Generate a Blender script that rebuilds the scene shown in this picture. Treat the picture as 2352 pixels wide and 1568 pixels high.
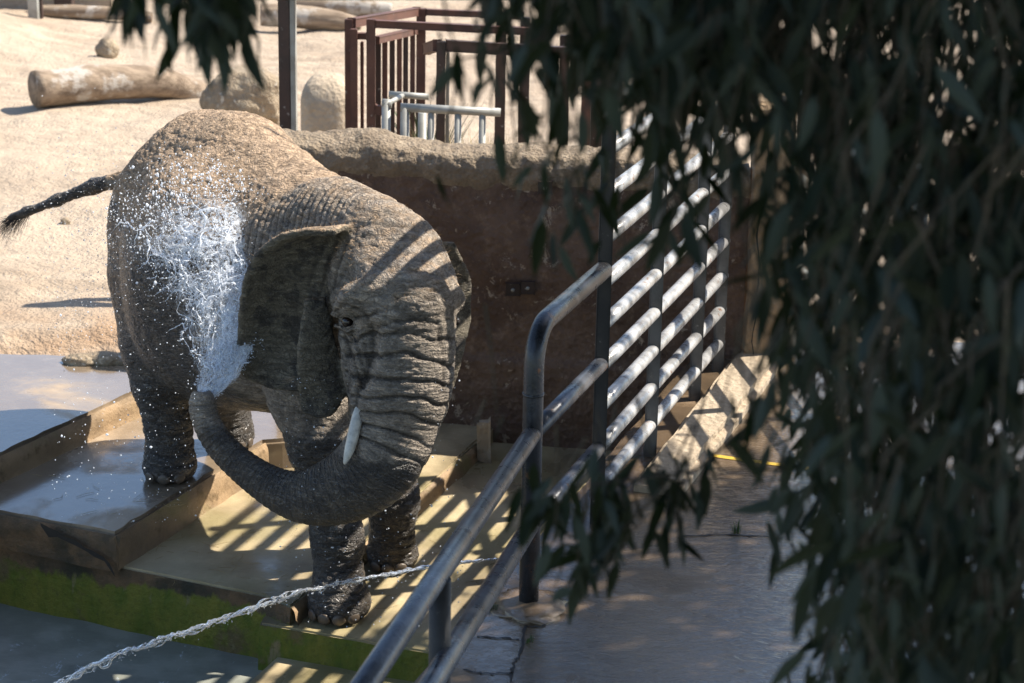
import bpy, bmesh, math, random
import numpy as np
from mathutils import Vector, Matrix

for o in list(bpy.data.objects):
    bpy.data.objects.remove(o)
sc = bpy.context.scene
COL = sc.collection
random.seed(7)
RNG = np.random.default_rng(11)
rad = math.radians

# ------------------------------------------------------------------ camera
F = 4850.0            # focal length in units of a 2352 px wide picture
TH, RO, H = rad(17), rad(1.1), 5.7
cam_d = bpy.data.cameras.new('camera')
cam = bpy.data.objects.new('camera', cam_d)
COL.objects.link(cam)
cam_d.sensor_width = 36.0
cam_d.lens = 36.0 * F / 2352.0
cam_d.clip_start, cam_d.clip_end = 0.1, 1500
MR = Matrix.Rotation(math.pi / 2 - TH, 3, 'X') @ Matrix.Rotation(RO, 3, 'Z')
cam.matrix_world = Matrix.Translation((0, 0, H)) @ MR.to_4x4()
cam_d.dof.use_dof = True
cam_d.dof.focus_distance = 13.3
cam_d.dof.aperture_fstop = 2.8
sc.camera = cam
sc.render.resolution_x, sc.render.resolution_y = 1024, 683

# ------------------------------------------------------------------ world, sun
SUN_AZ, SUN_EL = rad(16.5), rad(50)     # azimuth counted from +X towards +Y
w = bpy.data.worlds.new('World')
sc.world = w
w.use_nodes = True
wn = w.node_tree
wn.nodes.clear()
sky = wn.nodes.new('ShaderNodeTexSky')
sky.sky_type = 'NISHITA'
sky.sun_disc = False
sky.dust_density, sky.ozone_density, sky.air_density, sky.altitude = 0.8, 1.4, 1.0, 200
sky.sun_elevation = SUN_EL
sky.sun_rotation = math.pi / 2 - SUN_AZ
bg = wn.nodes.new('ShaderNodeBackground')
bg.inputs[1].default_value = 0.115
wo = wn.nodes.new('ShaderNodeOutputWorld')
wn.links.new(sky.outputs[0], bg.inputs[0])
wn.links.new(bg.outputs[0], wo.inputs[0])
sd = bpy.data.lights.new('sun', 'SUN')
sd.energy = 5.0
sd.angle = rad(0.53)
sd.color = (1.0, 0.93, 0.82)
sun = bpy.data.objects.new('sun', sd)
COL.objects.link(sun)
SV = Vector((math.cos(SUN_EL) * math.cos(SUN_AZ), math.cos(SUN_EL) * math.sin(SUN_AZ), math.sin(SUN_EL)))
sun.rotation_euler = SV.to_track_quat('Z', 'Y').to_euler()
sun.location = (8, 6, 14)
vs = sc.view_settings
vs.view_transform, vs.look = 'Standard', 'None'
vs.exposure, vs.gamma = 1.0, 1.0
sc.render.engine = 'CYCLES'
sc.cycles.max_bounces = 8
sc.cycles.transparent_max_bounces = 12

# ------------------------------------------------------------------ helpers
NR = np.array(MR)
NC = np.array([0, 0, H])


def ray(x, y):
    return NR @ np.array([(x - 1176) / F, -(y - 784) / F, -1.0])


def PZ(x, y, z):
    d = ray(x, y)
    return Vector(NC + d * ((z - H) / d[2]))


def PY(x, y, Y):
    d = ray(x, y)
    return Vector(NC + d * (Y / d[1]))


def PD(x, y, dep):
    return Vector(NC + ray(x, y) * dep)


def depth(p):
    return float(-(NR.T @ (np.array(p) - NC))[2])


def projn(P):
    q = (np.asarray(P) - NC) @ NR
    return 1176 - F * q[:, 0] / q[:, 2], 784 + F * q[:, 1] / q[:, 2], -q[:, 2]


def empty(name, label, cat, loc=(0, 0, 0), group=None, kind=None):
    o = bpy.data.objects.new(name, None)
    o.empty_display_size = 0.1
    COL.objects.link(o)
    o.location = loc
    return tag(o, label, cat, group, kind)


def tag(o, label=None, cat=None, group=None, kind=None):
    if label: o['label'] = label
    if cat: o['category'] = cat
    if group: o['group'] = group
    if kind: o['kind'] = kind
    return o


def link(name, me, mat, parent=None, smooth=True):
    o = bpy.data.objects.new(name, me)
    COL.objects.link(o)
    if mat is not None and not me.materials:
        me.materials.append(mat)
    if smooth:
        me.polygons.foreach_set('use_smooth', np.ones(len(me.polygons), dtype=bool))
    if parent is not None:
        o.parent = parent
        o.matrix_parent_inverse = Matrix.Translation(-parent.location)
    return o


def pydata(name, V, Fc, mat, parent=None, smooth=True):
    me = bpy.data.meshes.new(name)
    me.from_pydata([tuple(v) for v in V], [], Fc)
    me.update()
    return link(name, me, mat, parent, smooth)


def npmesh(name, V, T, mat, parent=None, smooth=True):
    """V (n,3) floats; T (m,k) ints, all faces with k corners."""
    V = np.ascontiguousarray(V, dtype=np.float32)
    T = np.ascontiguousarray(T, dtype=np.int32)
    me = bpy.data.meshes.new(name)
    m, k = T.shape
    me.vertices.add(len(V))
    me.vertices.foreach_set('co', V.ravel())
    me.loops.add(m * k)
    me.loops.foreach_set('vertex_index', T.ravel())
    me.polygons.add(m)
    me.polygons.foreach_set('loop_start', np.arange(0, m * k, k, dtype=np.int32))
    me.update(calc_edges=True)
    me.validate()
    return link(name, me, mat, parent, smooth)


def tube_data(pts, rads, n=12, cap=True, squash=None):
    """Tube through pts with radius per point."""
    pts = [Vector(p) for p in pts]
    V, Fc = [], []
    up = None
    for i, p in enumerate(pts):
        a = pts[max(i - 1, 0)]
        b = pts[min(i + 1, len(pts) - 1)]
        t = (b - a).normalized()
        if up is None:
            up = Vector((0, 0, 1)) if abs(t.z) < 0.9 else Vector((1, 0, 0))
        s = t.cross(up).normalized()
        up = s.cross(t).normalized()
        for k in range(n):
            an = 2 * math.pi * k / n
            V.append(p + (s * math.cos(an) + up * math.sin(an)) * rads[i])
    for i in range(len(pts) - 1):
        for k in range(n):
            k2 = (k + 1) % n
            Fc.append((i * n + k, i * n + k2, (i + 1) * n + k2, (i + 1) * n + k))
    if cap:
        Fc.append(tuple(range(n - 1, -1, -1)))
        Fc.append(tuple(range((len(pts) - 1) * n, len(pts) * n)))
    return V, Fc


def tube(name, pts, rads, mat, parent=None, n=14, cap=True):
    if not hasattr(rads, '__len__'):
        rads = [rads] * len(pts)
    V, Fc = tube_data(pts, rads, n, cap)
    o = pydata(name, V, Fc, mat, parent)
    fl = np.ones(len(o.data.polygons), dtype=bool)
    if cap: fl[-2:] = False
    o.data.polygons.foreach_set('use_smooth', fl)
    return o


def beam(name, a, b, w, d, mat, parent=None, up=Vector((0, 0, 1)), bev=0.006):
    """Box bar from a to b, w across, d deep."""
    a, b = Vector(a), Vector(b)
    t = (b - a)
    L = t.length
    t.normalize()
    if abs(t.z) > 0.9: up = Vector((0, 1, 0))
    s = t.cross(up).normalized()
    u = s.cross(t).normalized()
    bm = bmesh.new()
    bmesh.ops.create_cube(bm, size=1)
    for v in bm.verts:
        c = v.co.copy()
        v.co = a + t * ((c.x + .5) * L) + s * (c.y * w) + u * (c.z * d)
    if bev:
        bmesh.ops.bevel(bm, geom=bm.edges[:], offset=bev, segments=2, affect='EDGES')
    bmesh.ops.recalc_face_normals(bm, faces=bm.faces[:])
    me = bpy.data.meshes.new(name)
    bm.to_mesh(me)
    bm.free()
    return link(name, me, mat, parent, smooth=False)


def slab(name, poly, z0, z1, mat, parent=None, bev=0.0, jit=0.0, cut=0.35):
    """Prism over a plan polygon [(x,y)..] with roughened edges."""
    P = [Vector((p[0], p[1], 0)) for p in poly]
    pts = []
    for i, p in enumerate(P):
        q = P[(i + 1) % len(P)]
        n = max(1, int((q - p).length / cut)) if jit else 1
        n = min(n, 110)
        for k in range(n):
            r = p.lerp(q, k / n)
            if jit and k: r += Vector((random.uniform(-jit, jit), random.uniform(-jit, jit), 0))
            pts.append(r)
    bm = bmesh.new()
    vs_ = [bm.verts.new((p.x, p.y, z1)) for p in pts]
    f = bm.faces.new(vs_)
    ext = bmesh.ops.extrude_face_region(bm, geom=[f])
    for v in ext['geom']:
        if isinstance(v, bmesh.types.BMVert): v.co.z = z0
    bmesh.ops.recalc_face_normals(bm, faces=bm.faces[:])
    if bev:
        es = [e for e in bm.edges if abs(e.verts[0].co.z - z1) < 1e-4 and abs(e.verts[1].co.z - z1) < 1e-4]
        bmesh.ops.bevel(bm, geom=es, offset=bev, segments=2, affect='EDGES')
    me = bpy.data.meshes.new(name)
    bm.to_mesh(me)
    bm.free()
    return link(name, me, mat, parent, smooth=False)


# vectorised value noise -------------------------------------------------
def _hash(ix, iy, iz, seed):
    h = (ix * 374761393 + iy * 668265263 + iz * 2147483647 + seed * 974711) & 0xffffffff
    h = ((h ^ (h >> 13)) * 1274126177) & 0xffffffff
    return ((h ^ (h >> 16)) & 0xffffff) / 16777215.0


def vnoise(P, seed=0):
    P = np.asarray(P, dtype=np.float64)
    I = np.floor(P).astype(np.int64)
    f = P - I
    u = f * f * f * (f * (f * 6 - 15) + 10)
    out = 0
    for dx in (0, 1):
        wx = u[:, 0] if dx else 1 - u[:, 0]
        for dy in (0, 1):
            wy = u[:, 1] if dy else 1 - u[:, 1]
            for dz in (0, 1):
                wz = u[:, 2] if dz else 1 - u[:, 2]
                out = out + wx * wy * wz * _hash(I[:, 0] + dx, I[:, 1] + dy, I[:, 2] + dz, seed)
    return out * 2 - 1


def fbm(P, scale, octv=4, seed=0, gain=0.5):
    P = np.asarray(P, dtype=np.float64) * scale
    a, s, t = 1.0, 0, 0
    for o in range(octv):
        s = s + a * vnoise(P * (2.03 ** o) + 17.3 * o, seed + o)
        t += a
        a *= gain
    return s / t


def sstep(x, a, b):
    t = np.clip((x - a) / (b - a), 0, 1)
    return t * t * (3 - 2 * t)


# ------------------------------------------------------------------ materials
class NT:
    def __init__(self, name):
        self.m = bpy.data.materials.new(name)
        self.m.use_nodes = True
        self.t = self.m.node_tree
        self.b = self.t.nodes['Principled BSDF']
        self.out = self.t.nodes['Material Output']
        self._co = None

    def n(self, ty, **kw):
        nd = self.t.nodes.new(ty)
        for k, v in kw.items():
            setattr(nd, k, v)
        return nd

    def put(self, sock, v):
        if isinstance(v, bpy.types.NodeSocket):
            self.t.links.new(v, sock)
        elif isinstance(v, (tuple, list)) and len(v) == 3 and sock.type == 'RGBA':
            sock.default_value = (*v, 1)
        else:
            sock.default_value = v

    def co(self, scale=(1, 1, 1), rot=(0, 0, 0)):
        if self._co is None:
            self._co = self.n('ShaderNodeTexCoord').outputs['Object']
        if scale == (1, 1, 1) and rot == (0, 0, 0):
            return self._co
        mp = self.n('ShaderNodeMapping')
        self.put(mp.inputs[0], self._co)
        mp.inputs['Scale'].default_value = scale
        mp.inputs['Rotation'].default_value = rot
        return mp.outputs[0]

    def noise(self, scale, detail=5, rough=0.55, vec=None, dist=0.0, which=0):
        nd = self.n('ShaderNodeTexNoise')
        self.put(nd.inputs['Vector'], vec if vec is not None else self.co())
        nd.inputs['Scale'].default_value = scale
        nd.inputs['Detail'].default_value = detail
        nd.inputs['Roughness'].default_value = rough
        nd.inputs['Distortion'].default_value = dist
        return nd.outputs[which]

    def voro(self, scale, feature='DISTANCE_TO_EDGE', vec=None, rnd=1.0):
        nd = self.n('ShaderNodeTexVoronoi', feature=feature)
        self.put(nd.inputs['Vector'], vec if vec is not None else self.co())
        nd.inputs['Scale'].default_value = scale
        nd.inputs['Randomness'].default_value = rnd
        return nd.outputs[0]

    def ramp(self, f, a, b, lo=0.0, hi=1.0):
        nd = self.n('ShaderNodeMapRange', interpolation_type='SMOOTHSTEP')
        self.put(nd.inputs[0], f)
        for i, v in zip((1, 2, 3, 4), (a, b, lo, hi)):
            self.put(nd.inputs[i], v)
        return nd.outputs[0]

    def math(self, op, a, b=0.0, clamp=False):
        nd = self.n('ShaderNodeMath', operation=op, use_clamp=clamp)
        self.put(nd.inputs[0], a)
        self.put(nd.inputs[1], b)
        return nd.outputs[0]

    def mix(self, f, a, b, blend='MIX'):
        nd = self.n('ShaderNodeMix', data_type='RGBA', blend_type=blend)
        self.put(nd.inputs[0], f)
        self.put(nd.inputs[6], a)
        self.put(nd.inputs[7], b)
        return nd.outputs[2]

    def attr(self, name):
        nd = self.n('ShaderNodeAttribute', attribute_name=name)
        return nd.outputs['Fac']

    def sep(self, axis=2):
        nd = self.n('ShaderNodeSeparateXYZ')
        self.put(nd.inputs[0], self.co())
        return nd.outputs[axis]

    def bump(self, h, strength=0.5, dist=0.01, normal=None):
        nd = self.n('ShaderNodeBump')
        self.put(nd.inputs['Height'], h)
        self.put(nd.inputs['Strength'], strength)
        nd.inputs['Distance'].default_value = dist
        if normal is not None: self.put(nd.inputs['Normal'], normal)
        return nd.outputs[0]

    def set(self, **kw):
        names = dict(color='Base Color', rough='Roughness', metal='Metallic', normal='Normal', spec='Specular IOR Level',
                     trans='Transmission Weight', ior='IOR', coat='Coat Weight', coat_rough='Coat Roughness', alpha='Alpha',
                     sss='Subsurface Weight', coat_normal='Coat Normal')
        for k, v in kw.items():
            self.put(self.b.inputs[names[k]], v)
        return self.m


def m_sand():
    t = NT('sand')
    c = t.mix(t.ramp(t.noise(0.35, 6), .35, .68), (.42, .335, .25), (.335, .258, .185))
    c = t.mix(t.ramp(t.noise(2.2, 6, .6, t.co((.6, 1.6, 1))), .45, .7), c, (.46, .37, .275))
    wet = t.math('MULTIPLY', t.ramp(t.sep(1), 18.5, 16.6), t.ramp(t.noise(.9, 4), .3, .6))
    c = t.mix(wet, c, (.33, .205, .115))
    h = t.math('ADD', t.noise(3.0, 6, .6), t.math('MULTIPLY', t.noise(30, 4), .25))
    return t.set(color=c, rough=t.math('SUBTRACT', .95, t.math('MULTIPLY', wet, .3)), normal=t.bump(h, 1.0, .12), spec=.25)


def m_wet(name, ca, cb, cc, puddle=(.45, .55), alg=0.0, ripple=0.15, gloss=.05, wave=0.0):
    """Wet concrete: mottled colour, sheets of water with low roughness."""
    t = NT(name)
    c = t.mix(t.ramp(t.noise(1.6, 7, .6), .35, .65), ca, cb)
    c = t.mix(t.math('MULTIPLY', t.ramp(t.noise(7, 5, .65), .5, .72), .7), c, cc)
    if alg:
        c = t.mix(t.math('MULTIPLY', t.ramp(t.noise(1.1, 4), .42, .62), alg), c, (.16, .15, .03))
    crack = t.ramp(t.voro(1.1, vec=t.noise(1.4, 3, which=1)), .0, .012, 1, 0)
    pud = t.ramp(t.noise(.8, 5, .6, dist=.4), puddle[0], puddle[1])
    c = t.mix(t.math('MULTIPLY', pud, .45), c, (.05, .04, .03), 'MIX')
    r = t.math('ADD', gloss, t.math('MULTIPLY', t.math('SUBTRACT', 1.0, pud), .38))
    r = t.math('ADD', r, t.math('MULTIPLY', t.noise(14, 4), .10))
    h = t.math('ADD', t.noise(26, 6, .7), t.math('MULTIPLY', t.noise(5, 4), .8))
    st = t.math('ADD', ripple, t.math('MULTIPLY', t.math('SUBTRACT', 1.0, pud), .45))
    bn = t.bump(h, st, .012)
    if wave:
        wv = t.math('ADD', t.noise(9, 3, .5, t.co((1, 1.8, 1)), 2.5), t.math('MULTIPLY', t.noise(38, 3, .55, None, 1.0), .35))
        cn = t.bump(wv, .6, .012)
    else:
        cn = t.bump(t.noise(11, 5, .65), .14, .01)
    return t.set(color=c, rough=r, normal=bn, spec=.5, coat=t.math('MULTIPLY', pud, .9), coat_rough=.04, coat_normal=cn)


def m_poolwall():
    t = NT('pool_wall_algae')
    z = t.sep(2)
    edge = t.math('ADD', z, t.math('MULTIPLY', t.math('SUBTRACT', t.noise(3.2, 6, .65, t.co((1, 1, .5))), .5), .38))
    brown = t.mix(t.ramp(t.noise(4, 6, .6), .35, .65), (.22, .13, .065), (.10, .07, .04))
    brown = t.mix(t.ramp(t.noise(2.2, 5), .55, .7), brown, (.045, .04, .025))
    green = t.mix(t.ramp(t.noise(5, 6, .65, t.co((1, 1, .35))), .35, .68), (.10, .14, .014), (.21, .20, .03))
    green = t.mix(t.ramp(t.noise(2.6, 6, .7), .52, .66), green, (.16, .12, .05))
    green = t.mix(t.ramp(t.noise(9, 5, .6, t.co((1, 1, .25))), .62, .72), green, (.24, .2, .1))
    c = t.mix(t.ramp(edge, -.11, -.15), brown, green)
    c = t.mix(t.math('MULTIPLY', t.ramp(t.noise(30, 6, .75), .48, .72), .5), c, (.04, .048, .014))
    h = t.math('ADD', t.noise(18, 6, .7), t.noise(4, 4))
    return t.set(color=c, rough=.55, normal=t.bump(h, .8, .04), spec=.35)


def m_riser():
    t = NT('wet_stone_riser')
    c = t.mix(t.ramp(t.noise(3, 6, .6), .35, .65), (.37, .25, .14), (.23, .16, .095))
    c = t.mix(t.ramp(t.noise(7, 5), .55, .75), c, (.15, .10, .05))
    c = t.mix(t.math('MULTIPLY', t.ramp(t.noise(1.6, 4), .5, .65), .6), c, (.20, .19, .07))
    h = t.math('ADD', t.noise(22, 6, .7), t.noise(5, 4))
    return t.set(color=c, rough=.55, normal=t.bump(h, .55, .03), spec=.4)


def m_rock(name, a, b, c_, s=1.0, rough=.9, lich=None):
    t = NT(name)
    c = t.mix(t.ramp(t.noise(2.5 * s, 7, .65), .35, .65), a, b)
    c = t.mix(t.ramp(t.noise(8 * s, 6, .7), .52, .7), c, c_)
    if lich:
        c = t.mix(t.ramp(t.noise(5 * s, 7, .75, dist=.5), .585, .64), c, lich)
    h = t.math('ADD', t.noise(9 * s, 8, .7), t.math('MULTIPLY', t.voro(22 * s, 'F1'), .4))
    return t.set(color=c, rough=rough, normal=t.bump(h, .9, .05), spec=.25)


def m_pipe(name='shade_dark_pipe', base=(.30, .31, .325), dark=(.13, .13, .14)):
    t = NT(name)
    c = t.mix(t.ramp(t.noise(5, 6, .6), .4, .66), base, dark)
    rust = t.ramp(t.noise(9, 8, .75), .60, .66)
    c = t.mix(rust, c, (.20, .085, .035))
    c = t.mix(t.ramp(t.noise(30, 6, .7), .66, .72), c, (.45, .45, .44))
    drops = t.ramp(t.voro(60, 'F1'), .15, .4, 1, 0)
    h = t.math('ADD', t.math('MULTIPLY', drops, .5), t.math('ADD', t.noise(40, 5), rust))
    return t.set(color=c, rough=t.math('ADD', .17, t.math('MULTIPLY', t.noise(12, 4), .25)), metal=.25, normal=t.bump(h, .25, .006), spec=.6)


def m_steel(name, a, b, rough=.6):
    t = NT(name)
    c = t.mix(t.ramp(t.noise(4, 7, .65), .38, .66), a, b)
    c = t.mix(t.ramp(t.noise(16, 6, .7), .62, .72), c, (.33, .30, .27))
    return t.set(color=c, rough=rough, normal=t.bump(t.noise(40, 5), .3, .004), metal=.1)


def m_wood():
    t = NT('weathered_log')
    c = t.mix(t.ramp(t.noise(3, 7, .6, t.co((.5, 3, 3))), .35, .68), (.34, .255, .175), (.17, .12, .08))
    c = t.mix(t.ramp(t.noise(2, 6, .7), .52, .62), c, (.45, .40, .34))
    h = t.noise(6, 8, .7, t.co((.35, 4, 4)))
    return t.set(color=c, rough=.9, normal=t.bump(h, .8, .03))


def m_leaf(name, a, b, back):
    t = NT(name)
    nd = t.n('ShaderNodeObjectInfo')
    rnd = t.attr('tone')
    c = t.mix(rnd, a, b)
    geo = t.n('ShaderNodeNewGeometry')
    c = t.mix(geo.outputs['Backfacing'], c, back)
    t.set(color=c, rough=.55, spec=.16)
    tr = t.n('ShaderNodeBsdfTranslucent')
    t.put(tr.inputs[0], (.035, .07, .008))
    mx = t.n('ShaderNodeMixShader')
    mx.inputs[0].default_value = .12
    t.t.links.new(t.b.outputs[0], mx.inputs[1])
    t.t.links.new(tr.outputs[0], mx.inputs[2])
    t.t.links.new(mx.outputs[0], t.out.inputs[0])
    return t.m


def m_spray(name, glassy=.35):
    t = NT(name)
    t.set(color=(.93, .96, 1), rough=.12, spec=.6, ior=1.33)
    g = t.n('ShaderNodeBsdfGlass')
    g.inputs['IOR'].default_value = 1.33
    g.inputs['Roughness'].default_value = .02
    tl = t.n('ShaderNodeBsdfTranslucent')
    t.put(tl.inputs[0], (.92, .95, 1))
    m1 = t.n('ShaderNodeMixShader')
    m1.inputs[0].default_value = .45
    t.t.links.new(t.b.outputs[0], m1.inputs[1])
    t.t.links.new(tl.outputs[0], m1.inputs[2])
    m2 = t.n('ShaderNodeMixShader')
    m2.inputs[0].default_value = glassy
    t.t.links.new(m1.outputs[0], m2.inputs[1])
    t.t.links.new(g.outputs[0], m2.inputs[2])
    t.t.links.new(m2.outputs[0], t.out.inputs[0])
    return t.m


def m_poolwater():
    t = NT('pool_water')
    c = t.mix(t.ramp(t.noise(2.5, 5), .4, .62), (.22, .225, .19), (.30, .305, .26))
    foam = t.math('MULTIPLY', t.ramp(t.noise(6, 8, .78, t.co((1.2, .7, 1)), .9), .57, .66), t.ramp(t.noise(.9, 3), .40, .55))
    c = t.mix(foam, c, (.45, .5, .52))
    h = t.math('ADD', t.noise(9, 4, .5, t.co((1, 2, 1))), t.math('MULTIPLY', t.noise(40, 3), .2))
    return t.set(color=c, rough=t.math('ADD', .06, t.math('MULTIPLY', foam, .4)), normal=t.bump(h, .18, .02), spec=.5, ior=1.33)


def m_skin():
    t = NT('elephant_skin')
    dust, wet, tt, ear = t.attr('dust'), t.attr('wet'), t.attr('ring'), t.attr('ear')
    n1 = t.noise(6, 7, .65)
    grey = t.mix(t.ramp(n1, .35, .66), (.38, .32, .26), (.25, .213, .178))
    grey = t.mix(t.math('MULTIPLY', t.ramp(t.noise(16, 6, .7), .5, .66), .55), grey, (.42, .35, .27))
    mot = t.ramp(t.noise(7, 6, .6, dist=.4), .50, .60)
    grey = t.mix(ear, grey, (.21, .18, .135))
    grey = t.mix(t.math('MULTIPLY', t.math('MULTIPLY', mot, ear), .75), grey, (.07, .064, .06))
    dn = t.math('ADD', dust, t.math('MULTIPLY', t.math('SUBTRACT', t.noise(11, 7, .7), .5), .9))
    dcol = t.mix(t.ramp(t.noise(22, 6, .7), .38, .66), (.55, .395, .265), (.34, .24, .155))
    c = t.mix(t.ramp(dn, .35, .62), grey, dcol)
    wn_ = t.math('ADD', wet, t.math('MULTIPLY', t.math('SUBTRACT', t.noise(13, 6, .65), .5), .7))
    wf = t.ramp(wn_, .35, .62)
    wcol = t.mix(t.ramp(t.noise(8, 6), .4, .65), (.060, .050, .042), (.11, .088, .066))
    c = t.mix(wf, c, wcol)
    crack = t.voro(34, vec=t.mix(.06, t.co(), t.noise(9, 3, which=1)))
    wr = t.noise(11, 5, .6, t.co((1, 1, 3.2)), .5)
    ridge = t.math('ABSOLUTE', t.math('SUBTRACT', wr, .5))
    rn = t.math('SINE', t.math('ADD', t.math('MULTIPLY', tt, 6.2832), t.math('MULTIPLY', t.noise(7, 3), 5.0)))
    h = t.math('ADD', t.math('MULTIPLY', t.ramp(crack, 0, .22), .45), t.math('MULTIPLY', t.ramp(ridge, 0, .09), .9))
    h = t.math('ADD', h, t.math('MULTIPLY', t.noise(60, 5, .7), t.math('ADD', .35, dust)))
    isr = t.math('GREATER_THAN', tt, 0.01)
    h = t.math('ADD', h, t.math('MULTIPLY', isr, t.math('MULTIPLY', t.math('ABSOLUTE', rn), .55)))
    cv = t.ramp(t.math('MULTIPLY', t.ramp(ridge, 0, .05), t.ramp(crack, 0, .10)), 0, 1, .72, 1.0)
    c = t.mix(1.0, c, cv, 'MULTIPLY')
    c = t.mix(t.math('MULTIPLY', t.attr('crease'), .8), c, (.03, .024, .02))  # shade in the folds and eye sockets painted as near-black colour
    rg = t.math('SUBTRACT', .82, t.math('MULTIPLY', wf, .46))
    return t.set(color=c, rough=rg, normal=t.bump(h, .75, .012), spec=t.math('ADD', .25, t.math('MULTIPLY', wf, .35)))


def m_plain(name, col, rough=.6, **kw):
    t = NT(name)
    c = t.mix(t.ramp(t.noise(14, 6, .65), .35, .7), col, tuple(x * .62 for x in col))
    return t.set(color=c, rough=rough, normal=t.bump(t.noise(35, 5), .3, .006), **kw)


SAND = m_sand()
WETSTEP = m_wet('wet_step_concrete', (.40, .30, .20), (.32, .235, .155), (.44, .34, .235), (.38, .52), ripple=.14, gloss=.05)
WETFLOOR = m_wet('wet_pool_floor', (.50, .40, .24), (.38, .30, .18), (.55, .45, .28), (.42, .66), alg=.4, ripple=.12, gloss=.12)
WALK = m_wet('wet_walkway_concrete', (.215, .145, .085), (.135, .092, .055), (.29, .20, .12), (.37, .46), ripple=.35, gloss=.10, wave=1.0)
POOLWALL, RISER = m_poolwall(), m_riser()
WALLM = m_rock('rough_brown_render', (.20, .135, .10), (.125, .082, .062), (.27, .19, .14), 1.0, lich=(.42, .34, .26))
CAPM = m_rock('sunlit_coping', (.32, .25, .175), (.22, .17, .12), (.43, .35, .255), 1.6)  # paler than the wall face: sunlight on the top put into the colour
ROCK = m_rock('boulder_stone', (.36, .28, .19), (.25, .195, .135), (.46, .38, .27), 1.3, lich=(.55, .5, .42))
BLOCK = m_rock('pale_cast_concrete', (.46, .37, .27), (.40, .32, .23), (.52, .43, .32), .8)
PIPE = m_pipe(base=(.10, .105, .12), dark=(.05, .052, .06))  # near pipes: the tree's shade is put into this darker colour
BLACKPIPE = m_pipe('black_pipe_paint', (.04, .042, .05), (.018, .018, .02))
PIPE_SUNLIT = m_pipe('sunlit_pipe', (.46, .455, .45), (.20, .195, .19))  # far rails: sunlight on the same pipe is put into this whiter colour
POSTM = m_steel('dark_post_paint', (.022, .021, .022), (.04, .036, .034), .55)
DKPOST = m_steel('worn_grey_post', (.13, .128, .125), (.075, .07, .066), .45)
BROWN = m_steel('red_brown_steel', (.135, .062, .043), (.085, .042, .032))
DKBROWN = m_steel('dark_brown_steel', (.07, .042, .034), (.045, .03, .026), .5)
GALV = m_steel('galvanised_steel', (.36, .36, .33), (.26, .25, .22), .5)
WOOD = m_wood()
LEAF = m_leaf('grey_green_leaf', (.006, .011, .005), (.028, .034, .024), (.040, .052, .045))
TWIG = m_plain('bark', (.07, .055, .04), .85)
SPRAY = m_spray('white_water', .12)
JETW = m_spray('clear_water', .78)
POOLW = m_poolwater()
SKIN = m_skin()
IVORY = m_plain('ivory', (.72, .68, .60), .35)
EYEM = NT('dark_eye').set(color=(.02, .012, .008), rough=.08, spec=.6)
NAIL = m_plain('toenail', (.12, .092, .068), .45)
HAIR = m_plain('dark_hair', (.03, .022, .018), .7)
GRASS = m_plain('green_grass', (.05, .085, .02), .7)
DRY = m_plain('dry_grass', (.42, .31, .15), .8)
YELLOW = m_plain('yellow_line', (.55, .36, .04), .6)

# =================================================================== SETTING
UD = Vector((math.cos(rad(70)), math.sin(rad(70)), 0))      # direction of the steps and the fence
VD = Vector((math.sin(rad(70)), -math.cos(rad(70)), 0))     # across it, to the right and towards the viewer


def xy(p): return (p.x, p.y)


# sand terrain -------------------------------------------------------
def sand_height(X, Y):
    z = .53 + 0 * X
    P = np.stack([X, Y, 0 * X], 1)
    z = z + .07 * fbm(P, .5, 4, 3) + .05 * fbm(P, 2.2, 4, 5)
    z = z + 1.5 * np.exp(-(((X + 9.9) / 1.9) ** 2 + ((Y - 30.8) / 2.2) ** 2))
    z = z + .3 * sstep(Y, 30, 44)
    return z - .17 * sstep(Y, 17.1, 16.4)


def grid_sheet(name, xs, ys, zf, mat, **kw):
    X, Y = np.meshgrid(xs, ys, indexing='ij')
    Xf, Yf = X.ravel(), Y.ravel()
    V = np.stack([Xf, Yf, zf(Xf, Yf)], 1)
    nx, ny = len(xs), len(ys)
    i, j = np.meshgrid(np.arange(nx - 1), np.arange(ny - 1), indexing='ij')
    a = (i * ny + j).ravel()
    T = np.stack([a, a + ny, a + ny + 1, a + 1], 1)
    return npmesh(name, V, T, mat, **kw)


xs = np.concatenate([[-300, -120, -50, -25], np.linspace(-16, 6, 210), [9, 14, 25, 50, 120, 300]])
ys = np.concatenate([np.linspace(16.34, 22, 90), np.linspace(22.1, 42, 170), [50, 70, 110, 200, 400, 800]])
ground = grid_sheet('ground', xs, ys, sand_height, SAND)
tag(ground, 'pale dry sand of the elephant yard, wetter beside the steps', 'ground', kind='structure')

# far ground below everything, so that nothing is ever empty
low = pydata('pool_bed', [(-300, -60, -1.3), (300, -60, -1.3), (300, 20, -1.3), (-300, 20, -1.3)], [(0, 1, 2, 3)], POOLWALL)
tag(low, kind='structure')

# upper step
U0, U2 = PZ(0, 1042, .44), PZ(327, 892, .44)
ud = (U2 - U0).normalized()
ua = U0 - ud * 6
ub = U2 + ud * .65
upper = slab('upper_step', [xy(ua), xy(ub), (-2.5, 16.6), (-14, 16.6), (-14, 8)], .0, .44, WETSTEP, bev=.03, jit=.012, cut=.12)
tag(upper, kind='structure')
# platform (lower step)
P1, P2 = PZ(265, 1225, .24), PZ(608, 1012, .24)
PL = PZ(0, 1175, .24)
pl_far = PL + (PL - P1).normalized() * 8
plat = slab('lower_step', [xy(pl_far), xy(PL), xy(P1), xy(P2), xy(P2 + Vector((.75, .28, 0))), (-.9, 16.6), (-14, 16.6)], -.02, .24, WETSTEP, bev=.03, jit=.010, cut=.12)
tag(plat, kind='structure')
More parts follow.
